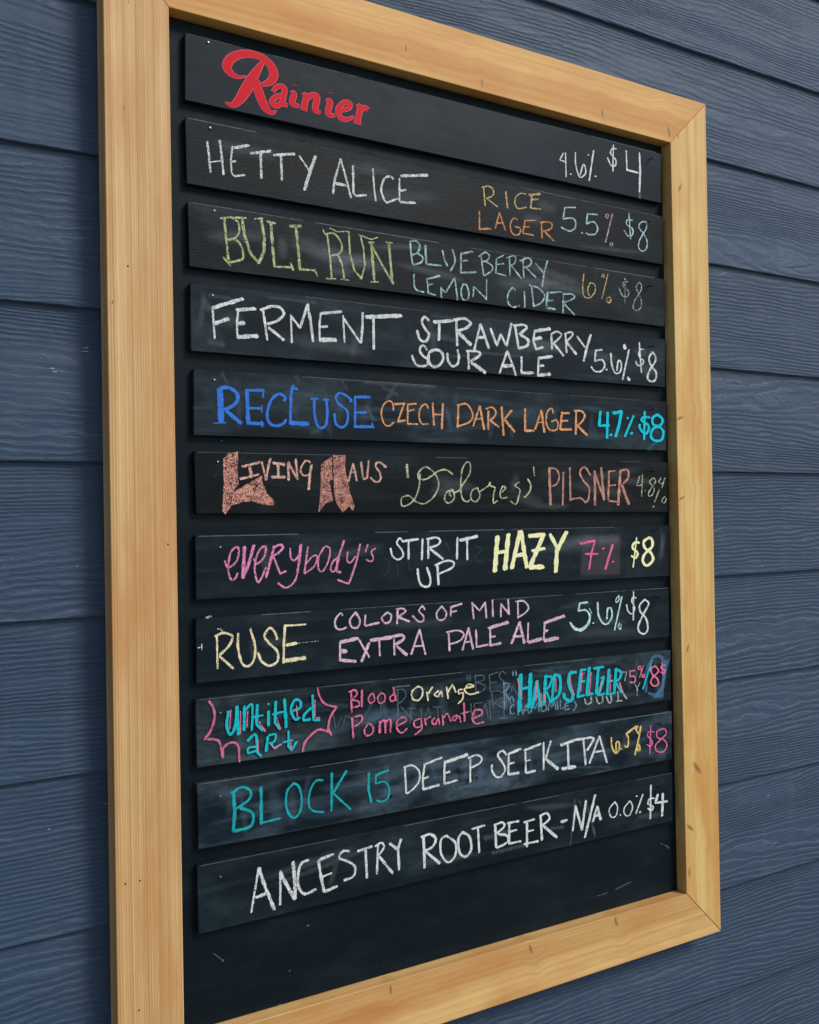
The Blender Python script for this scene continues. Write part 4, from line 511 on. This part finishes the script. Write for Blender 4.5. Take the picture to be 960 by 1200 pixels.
class Chalk:
    def __init__(s): s.v = []; s.f = []; s.c = []
    def stroke(s, kind, wv, pts, ratio, depth, rough=True, soft=False, grow=0., fade=False):
        P = [Vector((pts[i]*1e-4, pts[i + 1]*1e-4, (wv[i//2] if isinstance(wv, list) else wv)*1e-4)) for i in range(0, len(pts), 2)]
        if kind == 'f':
            b = len(s.v)
            Q = resample(P + [P[0]], .004)[:-1]
            cxm = None
            for q in Q:
                j = .0006
                s.v.append((q[0] + random.uniform(-j, j), depth, q[1] + random.uniform(-j, j))); s.c.append(.55 if not rough else .6)
            if soft:
                n = len(Q); c0 = sum((Vector((q[0], 0, q[1])) for q in Q), Vector())/n
                s.c[b:] = [0.]*n
                for q in Q: s.v.append((q[0]*.78 + c0.x*.22, depth, q[1]*.78 + c0.z*.22)); s.c.append(1.)
                for i in range(n): s.f.append([b + i, b + (i + 1) % n, b + n + (i + 1) % n, b + n + i])
                s.f.append(list(range(b + n, b + 2*n))); return
            s.f.append(list(range(b, b + len(Q)))); return
        if kind == 'c': P = catmull(P)
        P = resample(P, .0035)
        # offsets are taken in a space squeezed by the nib ratio
        n = len(P)
        T = []
        for i in range(n):
            a_ = P[max(0, i - 1)]; b_ = P[min(n - 1, i + 1)]
            d = Vector(((b_[0] - a_[0])/ratio, b_[1] - a_[1]))
            if d.length < 1e-9: d = Vector((0, 1))
            T.append(d.normalized())
        if rough:   # soft end caps
            e0 = P[0][2]*.42; e1 = P[-1][2]*.42
            P = [Vector((P[0][0] - T[0][0]*e0*ratio, P[0][1] - T[0][1]*e0, P[0][2]*.55))] + P + [Vector((P[-1][0] + T[-1][0]*e1*ratio, P[-1][1] + T[-1][1]*e1, P[-1][2]*.55))]
            T = [T[0]] + T + [T[-1]]
            n += 2
        b = len(s.v)
        ph = random.uniform(0, 99)
        for i, (p, t) in enumerate(zip(P, T)):
            hw = (p[2] + grow)*.5*(1.40 if rough else 1.0)
            if rough: hw *= 1 + .10*math.sin(i*1.3 + ph) + random.uniform(-.09, .09)
            nx, nz = -t[1]*ratio*hw, t[0]*hw
            dy = depth - .00003*i/max(1, n)
            cc = .0 if rough and i in (0, n - 1) else 1.
            s.v += [(p[0] + nx, dy, p[1] + nz), (p[0], dy, p[1]), (p[0] - nx, dy, p[1] - nz)]
            if fade: cc = math.sin(math.pi*i/(n - 1))**.6
            s.c += [0., cc, 0.]
            if i: 
                o_ = b + 3*(i - 1)
                s.f += [[o_, o_ + 1, o_ + 4, o_ + 3], [o_ + 1, o_ + 2, o_ + 5, o_ + 4]]
    def build(s, name, mat, parent, label):
        me = bpy.data.meshes.new(name)
        me.from_pydata([(x, y, z) for x, y, z in s.v], [], s.f); me.update()
        bm = bmesh.new(); bm.from_mesh(me)
        big = [f for f in bm.faces if len(f.verts) > 4]
        if big: bmesh.ops.triangulate(bm, faces=big)
        for f in bm.faces:
            f.normal_update()
            if f.normal.y > 0: f.normal_flip()
        bm.to_mesh(me); bm.free()
        at = me.attributes.new('cov', 'FLOAT', 'POINT')
        at.data.foreach_set('value', s.c)
        o = link(name, me, mat, parent, label)
        o.matrix_parent_inverse = Matrix.Translation(-Vector(parent.location))
        return o

panel_marks()
M_NAIL = mat_plain('blackened_nail', (.012, .012, .014), .4, .6)
M_NAILB = mat_plain('bright_nail', (.55, .55, .5), .35, .9)
def nail(x, z, long, parent):
    """small brad: head on a short shank, the right-hand ones bent up and out"""
    V_, Fc = [], []
    def tube(a, b, ra, rb, seg=8):
        a, b = Vector(a), Vector(b); d = (b - a).normalized(); q = d.to_track_quat('Z', 'Y')
        o_ = len(V_)
        for P_, r_ in ((a, ra), (b, rb)):
            for i in range(seg):
                V_.append(P_ + q @ Vector((r_*math.cos(2*math.pi*i/seg), r_*math.sin(2*math.pi*i/seg), 0)))
        for i in range(seg): Fc.append([o_ + i, o_ + (i + 1) % seg, o_ + seg + (i + 1) % seg, o_ + seg + i])
        Fc.append([o_ + i for i in range(seg)][::-1]); Fc.append([o_ + seg + i for i in range(seg)])
    if long:
        a = Vector((x, YS + .002, z)); b = Vector((x + random.uniform(-.001, .001), YS - .010 + random.uniform(-.002, .002), z + random.uniform(-.001, .0005)))
        tube(a, b, .0008, .0008); d = (b - a).normalized(); tube(b, b + d*.0009, .0021, .0019, 10)
    else:
        a = Vector((x, YS + .001, z)); b = Vector((x, YS - .0012, z)); tube(a, b, .0007, .0007, 8); tube(b, b + Vector((0, -.0006, 0)), .0013, .0010, 10)
    me = mesh('nail', V_, Fc)
    o = link('nail', me, M_NAIL if long else M_NAILB, parent)
    o.matrix_parent_inverse = Matrix.Translation(-Vector(parent.location))

for i in range(1, 12):
    tl, bl, tr, br = SLATS[i - 1]
    label, base, dust, rg, gloss = SLAT_INFO[i]
    root = thing('menu_sign', label, 'menu sign', (bl[0], YS, bl[1]), 'chalk written slats nailed across the menu board')
    # long edges very slightly bowed like cut plywood
    n = 6
    top = [Vector(tl).lerp(Vector(tr), k/n) for k in range(n + 1)]; bot = [Vector(br).lerp(Vector(bl), k/n) for k in range(n + 1)]
    for L in (top, bot):
        for q in L[1:-1]: q.y += random.uniform(-.0004, .0004)
    quad = [tuple(q) for q in top + bot]
    M_ = mat_board('slat_paint_%d' % i, base, dust, rg, gloss, i*1.37)
    me = prism('slat_board', quad, YS, Y_PANEL - .0003, .0005, 1)
    bo = link('slat_board', me, M_, root); bo.matrix_parent_inverse = Matrix.Translation(-Vector(root.location))
    depth = YS - .00012
    # worn, chalk-dusted long edge
    ck = Chalk(); xa = tl[0]
    while xa < tr[0] - .04:
        L = random.uniform(.04, .22); xb = min(tr[0] - .004, xa + L)
        if random.random() < .72:
            za = tl[1] + (tr[1] - tl[1])*(xa - tl[0])/(tr[0] - tl[0]); zb_ = tl[1] + (tr[1] - tl[1])*(xb - tl[0])/(tr[0] - tl[0])
            ck.stroke('l', random.choice((8, 10, 14)), [int((xa + .004)*1e4), int((za - .0006)*1e4), int(xb*1e4), int((zb_ - .0006)*1e4)], 1., depth)
        xa = xb + random.uniform(0, .05)
    SM = SMEARS.get(i)
    if SM:
        cnt, al, wlo, whi, vert, scol = SM
        ck2 = Chalk(); hh = tl[1] - bl[1]
        for _ in range(cnt):
            ww_ = random.uniform(wlo, whi)
            if random.random() < vert: L = random.uniform(.3, .75)*(hh - ww_); ang = random.uniform(1.2, 1.9)
            else: L = random.uniform(.03, .15); ang = random.uniform(-.16, .16)
            dx, dz = math.cos(ang)*L/2, math.sin(ang)*L/2
            ox = random.uniform(tl[0] + abs(dx) + ww_*.6, tr[0] - abs(dx) - ww_*.6)
            f_ = (ox - tl[0])/(tr[0] - tl[0]); zt_ = tl[1] + (tr[1] - tl[1])*f_ - abs(dz) - ww_*.75; zb2 = bl[1] + (br[1] - bl[1])*f_ + abs(dz) + ww_*.75
            if zb2 > zt_: zb2 = zt_ = (zb2 + zt_)/2
            oz = random.uniform(zb2, zt_); bw = random.uniform(-.15, .15)*min(abs(zt_ - zb2), .01)
            ck2.stroke('c', int(ww_*1e4), [int((ox - dx)*1e4), int((oz - dz)*1e4), int(ox*1e4), int((oz + bw)*1e4), int((ox + dx)*1e4), int((oz + dz)*1e4)], 1., depth - .00006, fade=True)
            depth -= .000008
        o2 = ck2.build('chalk_smudge', mat_chalk(scol, al), root, None); o2['kind'] = 'stuff'
        depth -= .00004
    oo = ck.build('edge_wear', mat_chalk('dust', .33 if i in (2, 3, 8, 9, 10, 7) else .22), root, None); oo['kind'] = 'stuff'
    depth -= .00003
    for (name, lab, col, a, ratio, strokes) in WRITING[i]:
        if col == 'red':
            ol = Chalk()
            for (kind, wv, pts) in strokes: ol.stroke(kind, wv, pts, ratio, depth, rough=False, grow=.0012); depth -= .000008
            ol.build('painted_outline', mat_chalk('redline', 1), root, 'thin pale red edge of the script lettering')
            depth -= .00003
        if name == 'chalk_outline':
            for (kind, wv, pts) in strokes:
                ck = Chalk(); ck.stroke(kind, wv, pts, ratio, depth); depth -= .000008
                ck.build(name, mat_chalk(col, a), root, lab)
            depth -= .00003
            continue
        ck = Chalk()
        for (kind, wv, pts) in strokes:
            ck.stroke(kind, wv, pts, ratio, depth, rough=(col != 'red'), soft=(a < .35 or col == 'smearblue'), grow=0.)
            depth -= .000008
        depth -= .00003
        o = ck.build(name, mat_chalk(col, a), root, lab)
        if name in ('chalk_smudge', 'chalk_ghost'): o['kind'] = 'stuff'
    nail(*NAIL_L[i - 1], False, root)
    if NAIL_R[i - 1]: nail(*NAIL_R[i - 1], True, root)
